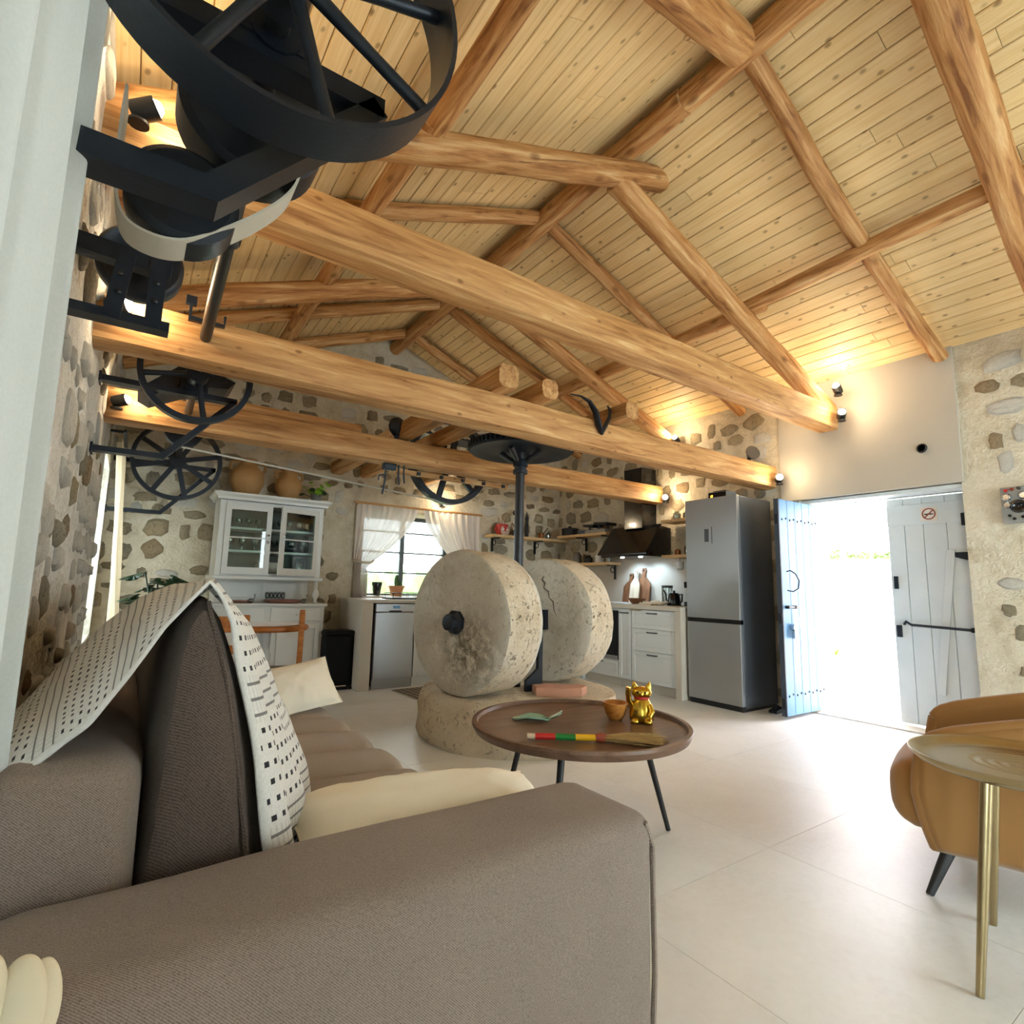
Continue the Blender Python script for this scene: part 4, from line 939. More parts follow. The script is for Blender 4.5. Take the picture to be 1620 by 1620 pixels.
# pillows
def pillow(label, loc, size, rot, mat='cream_cloth', seed=0, seam=True):
    t_ = thing('pillow', label, 'pillow', loc); t_.rotation_euler = rot
    a, b, h = size; n = 28; vs = G()
    def f_(s_):
        def fn(u, v):
            x = 2*u-1; y = 2*v-1; r = (1-x**6)*(1-y**6); e = max(0, (1-abs(x)**2.4)*(1-abs(y)**2.4))**.55
            px2 = x*(1-.07*(1-y*y)); py2 = y*(1-.07*(1-x*x))
            return V(px2*a/2, py2*b/2, s_*(h/2*e)+.008*nz(x*3+seed, y*3, s_)+.006*nz(x*9+seed, y*4, s_))
        return fn
    g = G(); g.sheet(f_(1), n, n); g.sheet(f_(-1), n, n); o = g.build('cover', mat, t_, 80)
    if seam:
        e = []
        for k in range(48):
            q = k/48*4; s_ = int(q); r = q-s_; x, y = ((-1+2*r, -1), (1, -1+2*r), (1-2*r, 1), (-1, 1-2*r))[s_]
            px2 = x*(1-.07*(1-y*y)); py2 = y*(1-.07*(1-x*x)); e.append(V(px2*a/2, py2*b/2, .006*nz(x*3+seed, y*3, 0)))
        G().tube(e, .004, 5, loop=True).build('piping', mat, t_, 60)
    return t_
pillow('long cream pillow lying behind the near sofa arm', (.70, 1.31, .515), (.72, .30, .19), (math.radians(16), math.radians(4), 0), seed=2)
pillow('cream pillow leaning at the far end of the sofa', (.80, 3.17, .535), (.42, .30, .13), (math.radians(48), math.radians(-8), math.radians(6)), seed=6)
# bunched cream cloth at the lower left corner
t_ = thing('cloth_rosette', 'bunched cream cloth tieback with soft folds in the lower left corner', 'tieback', (-.075, .77, .66))
for (x0, y0, x1, r0, zt) in ((-.035, .0, -.03, .030, .085), (.0, -.008, -.005, .022, .078), (.028, -.004, .018, .024, .066), (.045, .012, .02, .018, .05), (-.06, .01, -.05, .026, .06)):
    G().tube([(x0*.9, y0, zt), (x0, y0-.004, zt-.012), (x0*1.05, y0-.008, zt-.05), ((x0+x1)/2, y0-.006, zt-.10), (x1*.7, y0, zt-.16)], [.006, r0*.75, r0, r0*.85, r0*.4], 12, squash=.7, up=(1, 0, 0)).build('fold', 'napkin', t_, 80, subsurf=2)

# ---------------------------------------------------------------- armchair and brass table
ac = thing('armchair', 'mustard velvet tub armchair on black splayed legs', 'armchair', (2.98, .765, 0), .26)
# local: front +Y
def shell(u, v):
    """outer U shell: u around from the near arm front over the back to the far arm front, v bottom to top"""
    a = u*2-1
    if abs(a) > .45:
        k = (abs(a)-.45)/.55; x = math.copysign(.35-.0*k, a); y = -.18+.44*k
    else:
        th_ = a/.45*PI/2; x = .35*math.sin(th_); y = -.18-.24*math.cos(th_)
    zt = .58+.14*max(0, math.cos(min(1, abs(a)/.9)*PI/2))
    z = .155+(zt-.155)*v
    inn = .07*(1-v)**2.2-.015*math.sin(PI*v); rr = max(.05, V(x, y).length)
    s_ = 1-inn/rr
    fr = max(0, abs(a)-.82)/.18
    return V(x*s_, y*s_-.05*fr*fr*(v > .5)*(v-.5), z-.09*fr**3*max(0, v-.4))
G().sheet(shell, 64, 18).build('shell', 'velvet', ac, 80, solid=.055, subsurf=0)
e = [shell(i/64, 1.0) for i in range(65)]; G().tube(e, .028, 10).build('top_roll', 'velvet', ac, 80)
for s_ in (0, 1): G().tube([shell(s_, k/8) for k in range(9)], .028, 10).build('front_roll', 'velvet', ac, 80)
rbox(-.30, .30, -.34, .36, .19, .45, .09, puff=(.02, .02, .02), res=10).build('seat_cushion', 'velvet', ac, 80)
rbox(-.29, .29, -.36, .26, .15, .22, .03, res=6).build('seat_base', 'velvet', ac, 80)
for sx in (-1, 1):
    for sy, yy in ((1, .22), (-1, -.3)): G().tube([(sx*.27, yy*.8, .17), (sx*.36, yy*1.0+(.03*sy), 0)], [.024, .013], 12).build('leg', 'black_leg', ac, 40)
st = thing('side_table', 'round hammered brass tray table on three tapered legs', 'table', (2.31, .545, 0))
prof = [(.005, .592)]
for k in range(8):
    prof += [(.02+k*.016, .592+(.0025 if k % 2 else 0)), (.028+k*.016, .592+(.0025 if k % 2 else 0))]
prof += [(.22, .592), (.262, .596), (.28, .612), (.292, .612), (.29, .602), (.27, .583), (.2, .575), (.005, .575)]
G().lathe(prof, 64).build('tray', 'brass', st, 50)
for (x, y) in ((2.06, .63), (2.27, .29), (2.53, .72)):
    d = V(x-2.31, y-.545, 0); G().tube([d*.62+V(0, 0, .58), d*.8+V(0, 0, .3), d+V(0, 0, 0)], [.017, .0145, .0105], 12).build('leg', 'brass', st, 50)

# ---------------------------------------------------------------- fridge
fr = thing('fridge', 'tall stainless steel fridge freezer next to the door', 'fridge', (5.08, 3.37, 0))
G().bb(-.26, .28, -.30, .30, .03, 2.04).build('body', 'steel_side', fr, bevel=.006)
dr = G().bb(-.315, -.265, -.30, .30, .84, 2.045).build('door', 'steel', fr, bevel=.006); dr['label'] = 'upper steel fridge door'
G().bb(-.3165, -.315, .02, .07, 1.6, 1.73).bb(-.3165, -.315, -.02, -.012, 1.58, 1.75).build('display', 'steel_side', dr)
G().bb(-.315, -.265, -.30, .30, .05, .80).build('door', 'steel', fr, bevel=.006)
G().bb(-.31, -.262, -.298, .298, .80, .84).build('handle_gap', 'black_gloss', fr)
G().bb(-.30, .27, -.29, .29, 0, .05).build('plinth', 'black_matte', fr)
t_ = thing('router_box', 'small dark box with an amber light on top of the fridge', 'box', (4.99, 3.38, 2.045))
G().bb(-.08, .09, -.11, .11, 0, .085).build('case', 'panel_grey', t_, bevel=.004)
G().bb(-.0825, -.08, -.10, .10, .008, .078).build('front', 'display', t_)
G().bb(-.084, -.0825, .05, .075, .03, .05).build('indicator', 'led_amber', t_)
G().bb(-.02, .07, -.06, .09, .085, .105).build('cover', 'black_gloss', t_, bevel=.004)
# ---------------------------------------------------------------- kitchen run on the right wall
def front(g, x, y0, y1, z0, z1, parent, name, knob=True, cx=None):
    """shaker front facing -X at plane x"""
    d = G(); r = .045; d.bb(x-.02, x, y0, y0+r, z0, z1).bb(x-.02, x, y1-r, y1, z0, z1).bb(x-.02, x, y0+r, y1-r, z0, z0+r).bb(x-.02, x, y0+r, y1-r, z1-r, z1)
    o = d.build(name, 'cabinet_white', parent, bevel=.003)
    G().bb(x-.012, x, y0+r, y1-r, z0+r, z1-r).build('panel', 'cabinet_white', o)
    if knob:
        yc = (y0+y1)/2; zk = z1-.03 if name == 'drawer' else z1-.04
        h = min(.065, (y1-y0)/2-.03)
        G().tube([(x-.02, yc-h, zk), (x-.045, yc-h*.9, zk), (x-.05, yc, zk), (x-.045, yc+h*.9, zk), (x-.02, yc+h, zk)], .006, 8).build('handle', 'black_matte', o, 60)
    return o
FX = 4.74
cab = thing('drawer_cabinet', 'white kitchen cabinet with three panelled drawers beside the fridge', 'cabinet', (0, 0, 0))
G().bb(FX, 5.36, 3.79, 4.40, .10, .885).build('carcass', 'cabinet_white', cab)
for z0, z1 in ((.68, .88), (.44, .675), (.105, .435)): front(None, FX, 3.795, 4.395, z0, z1, cab, 'drawer')
G().bb(FX+.04, 5.3, 3.79, 4.40, 0, .1).build('plinth', 'microcement', cab)
cab = thing('narrow_cabinet', 'narrow white kitchen cabinet between the drawers and the oven', 'cabinet', (0, 0, 0))
G().bb(FX, 5.36, 4.405, 4.60, .10, .885).build('carcass', 'cabinet_white', cab); front(None, FX, 4.41, 4.595, .105, .88, cab, 'door')
G().bb(FX+.04, 5.3, 4.405, 4.60, 0, .1).build('plinth', 'microcement', cab)
cab = thing('oven_cabinet', 'white cabinet with a built-in black oven partly behind the millstone', 'oven', (0, 0, 0))
G().bb(FX, 5.36, 4.605, 5.22, .10, .885).build('carcass', 'cabinet_white', cab)
od = G().bb(FX-.022, FX, 4.61, 5.215, .30, .86).build('oven_door', 'black_gloss', cab, bevel=.004)
G().bb(FX-.024, FX-.022, 4.61, 5.215, .30, .345).build('trim', 'steel', od); G().tube([(FX-.022, 4.68, .72), (FX-.06, 4.68, .72), (FX-.06, 5.14, .72), (FX-.022, 5.14, .72)], .009, 8).build('handle', 'steel', od)
front(None, FX, 4.61, 5.215, .105, .29, cab, 'drawer'); G().bb(FX+.04, 5.3, 4.605, 5.22, 0, .1).build('plinth', 'microcement', cab)
cab = thing('corner_cabinet', 'white corner cabinet hidden behind the millstones', 'cabinet', (0, 0, 0))
G().bb(FX, 5.36, 5.225, 6.45, .0, .885).build('carcass', 'cabinet_white', cab); front(None, FX, 5.23, 5.66, .105, .88, cab, 'door')
wt = thing('worktop', 'pale microcement worktop with end panel along the door wall', 'worktop', (0, 0, 0))
G().bb(FX-.04, XR-.017, 3.70, 6.48, .89, .935).build('top', 'microcement', wt, bevel=.004); G().bb(FX-.04, XR-.02, 3.70, 3.78, 0, .89).build('end_panel', 'microcement', wt, bevel=.004)
# far run
wt2 = thing('worktop', 'microcement counter frame around the dishwasher under the window', 'worktop', (0, 0, 0))
G().bb(2.04, FX-.045, 5.66, 6.415, .90, .935).build('top', 'microcement', wt2, bevel=.004); G().bb(2.04, 2.16, 5.66, 6.40, 0, .90).build('end_panel', 'microcement', wt2, bevel=.004)
dw = thing('dishwasher', 'slim stainless steel dishwasher under the kitchen window', 'dishwasher', (2.42, 5.70, 0))
G().bb(-.225, .225, .02, .58, .03, .895).build('body', 'black_matte', dw)
dd = G().bb(-.222, .222, -.02, .02, .10, .80).build('door', 'steel', dw, bevel=.006)
cp = G().bb(-.222, .222, -.02, .02, .805, .892).build('control_panel', 'steel', dw, bevel=.004)
G().bb(-.07, .07, -.022, -.02, .80, .82).build('grip', 'black_matte', dw)
G().bb(-.03, .05, -.023, -.02, .84, .87).build('badge', 'door_paint', cp)
G().bb(-.222, .222, .0, .03, .0, .098).build('plinth', 'steel', dw)
cab = thing('sink_cabinet', 'white panelled sink cabinet right of the dishwasher', 'cabinet', (0, 0, 0))
G().bb(2.66, 3.5, 5.72, 6.35, .0, .895).build('carcass', 'cabinet_white', cab)
for x0, x1 in ((2.665, 3.08), (3.085, 3.495)):
    r = .05; d_ = G().bb(x0, x0+r, 5.70, 5.72, .1, .88).bb(x1-r, x1, 5.70, 5.72, .1, .88).bb(x0+r, x1-r, 5.70, 5.72, .1, .1+r).bb(x0+r, x1-r, 5.70, 5.72, .88-r, .88).build('door', 'cabinet_white', cab, bevel=.003)
    G().bb(x0+r, x1-r, 5.708, 5.72, .1+r, .88-r).build('panel', 'cabinet_white', d_)
# things by the sink
t_ = thing('dish_rack', 'black wire dish rack on the sink counter', 'dish rack', (2.72, 5.95, .935))
G().bb(-.3, .3, -.14, .14, 0, .018).build('tray', 'black_matte', t_, bevel=.004)
for k in range(7): G().tube([(-.27+.09*k, -.12, .018), (-.27+.09*k, -.12, .07), (-.27+.09*k, .12, .07), (-.27+.09*k, .12, .018)], .003, 5).build('wire', 'black_matte', t_)
G().tube([(-.28, -.12, .07), (.28, -.12, .07), (.28, .12, .07), (-.28, .12, .07)], .004, 5, loop=True).build('rim_wire', 'black_matte', t_)
def pot(loc, r, h, mat, label, plant, rim=True):
    t_ = thing('potted_plant' if plant else 'flower_pot', label, 'plant' if plant else 'pot', loc)
    prof = [(r*.72, 0), (r*.95, h*.72), (r*.95, h*.75), (r*1.08, h*.76), (r*1.08, h), (r*.92, h), (r*.9, h*.85), (.004, h*.85)]
    G().lathe(prof, 20).build('pot', mat, t_, 40)
    if plant == 'cactus':
        for dx, hh in ((0, .16), (.03, .09)):
            g = G(); n = 16; rs = []
            for z, rr in ((0, .02), (.3, .027), (.7, .026), (.92, .018), (1, .003)):
                rs.append([V(dx+rr*(1+.18*math.cos(8*a))*math.cos(a), rr*(1+.18*math.cos(8*a))*math.sin(a), h*.85+z*hh) for a in [2*PI*j/32 for j in range(32)]])
            g.rings(rs); g.build('stem', 'cactus', t_, 60)
    return t_
pot((2.33, 6.63, .955), .085, .13, 'pot_blush', 'empty blush flower pot on the kitchen window sill', None)
pot((2.56, 6.63, .955), .06, .17, 'black_gloss', 'small dark pot in the middle of the kitchen window sill', None)
pot((2.82, 6.63, .955), .095, .13, 'pot_terra', 'terracotta pot with a small cactus on the kitchen window sill', 'cactus')
# bin
t_ = thing('waste_bin', 'tall black pedal bin standing against the counter', 'bin', (1.90, 5.96, 0))
rbox(-.16, .15, -.12, .14, .02, .56, .03, res=8).build('body', 'rubber', t_, 80); rbox(-.165, .155, -.125, .145, .545, .605, .028, res=8).build('lid', 'rubber', t_, 80)
G().box((.0, -.135, .045), (.13, .04, .012)).build('pedal', 'chrome', t_, bevel=.003); G().bb(-.16, .15, -.12, .14, 0, .03).build('base', 'black_matte', t_)
t_ = G().sheet(lambda u, v: V(-.4+.8*u, -.27+.54*v, .006+.002*nz(u*9, v*6, 1)), 30, 20).build('rug', 'rug_stripe', solid=.008); t_.location = (2.78, 5.30, .001); t_.rotation_euler = (0, 0, .05)
tag(t_, 'small striped woven rug on the floor before the sink', 'rug')
# hood
hd = thing('range_hood', 'black angled glass range hood over the worktop', 'range hood', (0, 0, 0))
G().prism([(XR-.02, 1.50), (XR-.02, 1.86), (5.17, 1.88), (4.93, 1.56), (4.95, 1.50)], 1, 4.36, 5.12).build('canopy', 'black_gloss', hd, bevel=.004)
G().prism([(5.175, 1.895), (4.90, 1.535), (4.915, 1.525), (5.19, 1.885)], 1, 4.34, 5.14).build('glass_front', 'black_gloss', hd)
G().bb(5.12, XR-.02, 4.58, 4.88, 1.86, 2.62).build('chimney', 'black_gloss', hd, bevel=.003)
for yy in (4.55, 4.85):
    o = G().lathe([(.0005, -.004), (.022, -.004), (.024, 0)], 14, (5.05, yy, 1.498)).build('light', 'hood_led', hd)
    l = bpy.data.lights.new('hood_light', 'SPOT'); l.energy = 5.5; l.color = (.5, .75, 1); l.spot_size = 2.0; l.spot_blend = .6; l.shadow_soft_size = .02
    q = bpy.data.objects.new('hood_light', l); C.objects.link(q); q.parent = hd; q.location = (5.12, yy, 1.485); q.rotation_euler = (0, math.radians(-28), 0)
# shelves
def shelf(label, x0, x1, y0, y1, z, brk, ax_):
    t_ = thing('wall_shelf', label, 'shelf', (0, 0, 0))
    o = G().bb(x0, x1, y0, y1, z-.035, z).build('plank', 'shelf_wood', t_, bevel=.003)
    for q in brk:
        g = G()
        if ax_ == 0:
            g.box((x1-.012, q, z-.13), (.02, .025, .19)).box(((x0+x1)/2+.02, q, z-.043), (x1-x0-.05, .025, .014))
            g.tube([(x1-.06+.035*math.cos(a), q, z-.10+.035*math.sin(a)) for a in [k*PI/8 for k in range(16)]], .006, 6, loop=True)
        else:
            g.box((q, y1-.012, z-.13), (.025, .02, .19)).box((q, (y0+y1)/2+.02, z-.043), (.025, y1-y0-.05, .014))
            g.tube([(q, y1-.06+.035*math.cos(a), z-.10+.035*math.sin(a)) for a in [k*PI/8 for k in range(16)]], .006, 6, loop=True)
        g.build('bracket', 'black_matte', t_, 40)
    return t_
SX = XR-.03
shelf('wooden wall shelf beside the kitchen window holding the red mug', 4.02, 5.36, 6.24, YF-.02, 1.815, (4.15, 4.9), 1)
shelf('wooden wall shelf with the black pans left of the hood', 5.13, SX, 5.22, 6.235, 1.86, (5.35, 5.85), 0)
shelf('lower wooden shelf under the pan shelf', 5.17, SX, 5.18, 6.2, 1.46, (5.28, 5.9), 0)
shelf('upper wooden shelf beside the fridge', 5.13, SX, 3.74, 4.30, 1.93, (3.92,), 0)
shelf('lower wooden shelf with mugs hanging beside the fridge', 5.13, SX, 3.74, 4.30, 1.515, (3.92,), 0)
def lathe_thing(name, label, cat, loc, prof, mat, n=18, part='body', group=None):
    t_ = thing(name, label, cat, loc, group=group); G().lathe(prof, n).build(part, mat, t_, 45); return t_
def jar_prof(r, h): return [(r*.9, 0), (r, .01), (r, h*.75), (r*.6, h*.9), (r*.6, h), (r*.5, h), (r*.5, h*.88), (r*.85, h*.7), (r*.85, .015), (.002, .012)]
ZS1 = 1.815
t_ = lathe_thing('red_mug', 'red pot with a painted face on the window shelf', 'pot', (4.22, 6.34, ZS1), [(.06, 0), (.085, .03), (.095, .09), (.09, .15), (.082, .15), (.08, .1), (.06, .03), (.002, .02)], 'red_box')
for s_ in (-1, 1): G().lathe([(.0005, .004), (.014, .002), (.016, -.01)], 10, (s_*.03, -.088, .075), (0, -1, 0)).build('eye', 'ceramic', t_); G().tube([(s_*.09, 0, .11), (s_*.115, 0, .08), (s_*.088, 0, .05)], .01, 8).build('handle', 'red_box', t_)
G().lathe([(.05, -.006), (.075, 0), (.06, .004)], 14, (0, -.083, .06), (0, -1, 0)).build('face', 'pot_blush', t_)
for k, (dx, hh) in enumerate(((-.03, .1), (.0, .13), (.03, .11))): G().tube([(dx, 0, .12), (dx*2.2, 0, .15+hh)], .006, 6).build('twig', 'pot_terra', t_)
t_ = lathe_thing('utensil_crock', 'dark jar of ladle and spoons on the window shelf', 'jar', (4.47, 6.36, ZS1), [(.045, 0), (.05, .01), (.05, .09), (.045, .09), (.042, .02), (.002, .015)], 'grey_pot')
g = G().tube([(0, 0, .02), (-.01, 0, .28)], .006, 6); g.lathe([(.001, -.03), (.03, -.02), (.04, .01), (.03, .04), (.001, .055)], 12, (-.01, 0, .33)); g.build('ladle', 'black_matte', t_, 60)
G().tube([(-.05, 0, .1), (-.085, 0, .14), (-.06, 0, .19), (-.03, 0, .15)], .006, 6).build('handle', 'amber_copper', t_, 60); G().tube([(.02, 0, .02), (.05, 0, .2), (.03, 0, .24)], .005, 6).build('spoon', 'iron_shaft', t_, 60)
t_ = thing('pepper_mill', 'tall dark pepper mill behind the mill spindle', 'mill', (4.68, 6.38, ZS1)); G().lathe([(.03, 0), (.026, .06), (.03, .18), (.02, .24), (.028, .28), (.01, .33), (.004, .38)], 14).build('body', 'black_matte', t_, 50)
t_ = lathe_thing('copper_pot', 'small brown coffee pot with a long handle on the corner shelf', 'pot', (4.93, 6.36, ZS1), [(.04, 0), (.035, .05), (.045, .08), (.04, .08), (.03, .05), (.002, .01)], 'amber_copper'); G().tube([(.035, 0, .07), (.07, -.02, .12), (.1, -.04, .17)], .006, 6).build('handle', 'black_matte', t_, 60)
t_ = lathe_thing('glass_jar', 'small glass jar beside the black casserole', 'jar', (5.06, 6.36, ZS1), jar_prof(.04, .1), 'glassware')
t_ = lathe_thing('casserole', 'black lidded casserole in the shelf corner', 'pan', (5.245, 6.08, 1.86), [(.1, 0), (.115, .01), (.12, .085), (.125, .09), (.125, .1), (.1, .112), (.02, .118), (.02, .13), (.028, .14), (.001, .142)], 'black_matte', 24)
for s_ in (-1, 1): G().tube([(.0, s_*.115, .08), (.0, s_*.155, .085)], [.02, .018], 8, squash=.5).build('handle', 'black_matte', t_)
t_ = lathe_thing('saucepan', 'grey saucepan with a long handle next to the casserole', 'pan', (5.25, 5.78, 1.86), [(.085, 0), (.095, .005), (.1, .06), (.096, .06), (.09, .01), (.002, .008)], 'steel_side', 24); G().tube([(-.02, .09, .05), (-.06, .17, .035)], .008, 6).build('handle', 'black_matte', t_)
t_ = thing('waffle_iron', 'black cast waffle iron on a stand above the pan shelf', 'pan', (5.25, 5.48, 1.86))
G().bb(-.08, .09, -.2, .2, 0, .05).build('base', 'panel_grey', t_, bevel=.006); G().box((0, .12, .11), (.2, .2, .03), (.06, 0, 0)).build('plate', 'black_matte', t_, bevel=.005); G().box((0, -.12, .12), (.2, .24, .035), (.06, 0, 0)).build('plate', 'black_matte', t_, bevel=.005)
for yy in (-.18, 0, .18): G().cyl((0, yy, .04), (0, yy, .11), .01, n=8).build('post', 'iron', t_)
for k, (yy, h, mt, nm_, lb) in enumerate(((5.95, .16, 'grey_pot', 'storage_jar', 'grey storage jar on the lower corner shelf'), (5.72, .1, 'black_matte', 'frying_pan', 'dark pan on the lower corner shelf'), (5.5, .13, 'ceramic', 'sugar_pot', 'white pot on the lower corner shelf'), (5.32, .2, 'glassware', 'glass_bottle', 'ribbed glass bottle at the end of the lower corner shelf'))):
    lathe_thing(nm_, lb, 'jar', (5.28, yy, 1.46), jar_prof(.06 if k < 3 else .045, h), mt)
t_ = lathe_thing('glass_jar', 'clear glass jar on the upper shelf next to the fridge', 'jar', (5.25, 4.16, 1.93), jar_prof(.045, .1), 'glassware')
t_ = lathe_thing('glass_jar', 'squat glass jar nearest the fridge on the upper shelf', 'jar', (5.25, 4.0, 1.93), jar_prof(.06, .09), 'glassware')
t_ = lathe_thing('spice_jar', 'small spice jar with a dark lid on the lower fridge shelf', 'jar', (5.24, 4.15, 1.515), jar_prof(.035, .07), 'amber_copper')
t_ = lathe_thing('glass_jar', 'amber glass jar on the lower shelf next to the fridge', 'jar', (5.24, 4.0, 1.515), jar_prof(.045, .12), 'glassware')
for k, (yy, lb) in enumerate(((4.13, 'white mug hanging under the lower fridge shelf'), (3.98, 'white mug hanging closest to the fridge'))):
    t_ = thing('mug', lb, 'mug', (5.25, yy, 1.35)); G().lathe([(.03, 0), (.042, .01), (.045, .085), (.041, .085), (.038, .015), (.002, .01)], 16).build('cup', 'ceramic', t_, 45); G().tube([(0, .043, .07), (0, .07, .06), (0, .068, .03), (0, .042, .02)], .007, 7).build('handle', 'ceramic', t_, 60); G().tube([(0, 0, .09), (0, 0, .13)], .003, 5).build('hook', 'black_matte', t_)
# on the worktop
def board(label, loc, w_, h, mat, rot):
    t_ = thing('cutting_board', label, 'cutting board', loc); t_.rotation_euler = rot
    p = [(-w_/2, 0), (w_/2, 0), (w_/2, h*.55), (w_*.3, h*.68), (w_*.13, h*.74), (w_*.11, h*.86), (w_*.16, h*.93), (w_*.1, h), (-w_*.1, h), (-w_*.16, h*.93), (-w_*.11, h*.86), (-w_*.13, h*.74), (-w_*.3, h*.68), (-w_/2, h*.55)]
    G().prism(p, 0, 0, .018).build('board', mat, t_, bevel=.003); G().lathe([(.001, -.001), (w_*.06, -.001), (w_*.06, .003)], 12, (0, 0, h*.93), (-1, 0, 0)).build('hole', 'black_matte', t_)
    return t_
rb = (0, math.radians(9), 0)
board('brown cutting board leaning on the splashback under the hood', (5.29, 4.98, .937), .22, .38, 'dark_board', rb)
board('pale cutting board in the middle of the three leaning boards', (5.245, 4.86, .937), .15, .43, 'pale_board', rb)
board('tall brown cutting board right of the pale one', (5.30, 4.78, .937), .24, .45, 'dark_board', rb)
t_ = lathe_thing('glass_canister', 'glass canister with a dark lid on the worktop', 'jar', (5.2, 4.28, .935), [(.06, 0), (.062, .01), (.062, .2), (.064, .2), (.064, .225), (.002, .225)], 'glassware'); G().lathe([(.066, .2), (.066, .228), (.002, .23)], 18).build('lid', 'steel_side', t_, 40)
t_ = lathe_thing('kettle', 'dark gooseneck kettle on the worktop by the fridge', 'kettle', (5.1, 4.10, .935), [(.075, 0), (.078, .01), (.06, .12), (.05, .14), (.012, .15), (.014, .17), (.001, .172)], 'display', 20)
G().tube([(0, .06, .04), (0, .11, .06), (0, .12, .13), (0, .15, .17)], .009, 7).build('spout', 'black_matte', t_, 60); G().tube([(0, -.055, .12), (0, -.11, .13), (0, -.105, .05), (0, -.07, .03)], .01, 7).build('handle', 'black_matte', t_, 60)
t_ = thing('coffee_machine', 'dark coffee machine tucked against the fridge side', 'machine', (5.15, 3.86, .935)); G().bb(-.1, .1, -.07, .07, 0, .05).build('base', 'black_matte', t_, bevel=.005); G().bb(.0, .1, -.07, .07, .05, .22).build('column', 'black_matte', t_, bevel=.005); G().bb(-.1, .1, -.07, .07, .2, .27).build('head', 'black_gloss', t_, bevel=.01)
t_ = lathe_thing('bread_basket', 'brown wicker bowl on the worktop before the boards', 'basket', (5.02, 4.58, .935), [(.06, 0), (.09, .03), (.11, .07), (.1, .07), (.08, .03), (.002, .01)], 'dark_board')
tw = G().sheet(lambda u, v: V(4.86+.26*u-.0*v, 4.12+.34*v, .944+.05*max(0, u-.2)*abs(math.sin(v*7+u*3))+.03*nz(u*5, v*6, 2)**2+(-.075*(1-u/.25)**1.2 if u < .25 and .35 < v < .85 else 0)) if not (u < .25 and .35 < v < .85) else V(4.72+.14*(u/.25)**.5-.026*(1-u/.25), 4.12+.34*v, .944-.07*(1-u/.25)**1.3), 24, 30).build('dish_towel', 'cloth_towel', smooth=80, solid=.004)
tag(tw, 'crumpled beige dish towel hanging over the worktop edge', 'towel')
t_ = thing('serving_plate', 'flat white plate on the worktop under the boards', 'plate', (4.95, 4.92, .935)); G().bb(-.12, .12, -.14, .14, 0, .014).build('plate', 'ceramic', t_, bevel=.005)

# ---------------------------------------------------------------- dresser
HU = thing('dresser', 'white painted dresser with glazed upper doors on the far wall', 'dresser', (0, 0, 0))
HY0, HY1 = 6.06, 6.465
up = G().bb(.68, .72, HY0+.02, HY1, 1.15, 1.90).bb(1.65, 1.69, HY0+.02, HY1, 1.15, 1.90).bb(.72, 1.65, HY0+.02, HY1, 1.15, 1.18).bb(.72, 1.65, HY0+.02, HY1, 1.87, 1.90).bb(.68, .735, HY0, HY0+.02, 1.15, 1.9).bb(1.635, 1.69, HY0, HY0+.02, 1.15, 1.9).bb(.735, 1.635, HY0, HY0+.02, 1.865, 1.9).build('upper_case', 'hutch_white', HU, bevel=.002)
G().bb(.72, 1.65, HY1-.02, HY1-.005, 1.18, 1.87).build('upper_back', 'hutch_back', HU)
cprof = [(0, 1.90), (-.03, 1.905), (-.035, 1.93), (-.065, 1.955), (-.065, 1.975), (0, 1.975)]
g = G(); g.rings([[V(.68+a, HY0+a, z), V(1.69-a, HY0+a, z), V(1.69-a, HY1, z), V(.68+a, HY1, z)] for a, z in cprof[1:5]]); g.build('cornice', 'hutch_white', HU)
G().bb(.65, 1.72, HY0-.02, HY1, 1.115, 1.15).build('lower_rail', 'hutch_white', HU, bevel=.005)
for zz in (1.40, 1.63): G().bb(.72, 1.65, HY0+.06, HY1-.02, zz-.011, zz+.011).build('shelf', 'hutch_white', HU)
def gdoor(x0, x1, hinge, ang_):
    w_ = x1-x0; L = hinge < 1
    hx = x0 if L else x1; s_ = 1 if L else -1
    d = bpy.data.objects.new('glass_door', G().bb(*sorted((0, s_*.05)), -.022, 0, 0, .70).bb(*sorted((s_*(w_-.05), s_*w_)), -.022, 0, 0, .70).bb(*sorted((s_*.05, s_*(w_-.05))), -.022, 0, 0, .07).bb(*sorted((s_*.05, s_*(w_-.05))), -.022, 0, .645, .70).mesh('glass_door', 'hutch_white'))
    C.objects.link(d); d.parent = HU; d.location = (hx, HY0, 1.165); d.rotation_euler = (0, 0, -s_*ang_)
    G().bb(*sorted((s_*.05, s_*(w_-.05))), -.013, -.010, .07, .645).build('pane', 'pane', d)
    G().bb(*sorted((s_*.05, s_*(w_-.05))), -.02, -.004, .36, .372).build('glazing_bar', 'hutch_white', d)
    for zz in (.33, .40): G().lathe([(.004, 0), (.004, .012), (.011, .018), (.011, .028), (.001, .032)], 10, (s_*(w_-.025), -.022, zz), (0, -1, 0)).build('knob', 'chrome', d, 50)
gdoor(.735, 1.165, 0, .02); gdoor(1.205, 1.635, 2, .32)
G().bb(.70, 1.67, HY1-.03, HY1, .88, 1.115).build('splat_back', 'hutch_white', HU)
for x0, x1 in ((.74, 1.16), (1.20, 1.63)):
    G().bb(x0, x1, HY1-.036, HY1-.03, .93, 1.09).build('back_panel', 'hutch_white', HU, bevel=.003)
for xx in (.70, 1.665): G().lathe([(.022, .88), (.028, .89), (.016, .91), (.034, .95), (.04, .98), (.03, 1.01), (.014, 1.03), (.02, 1.05), (.018, 1.09), (.026, 1.115)], 18, (xx, HY0+.03, 0)).build('turned_post', 'hutch_white', HU, 60)
G().bb(.60, 1.77, HY0-.08, HY1, .855, .88).build('counter', 'hutch_white', HU, bevel=.005)
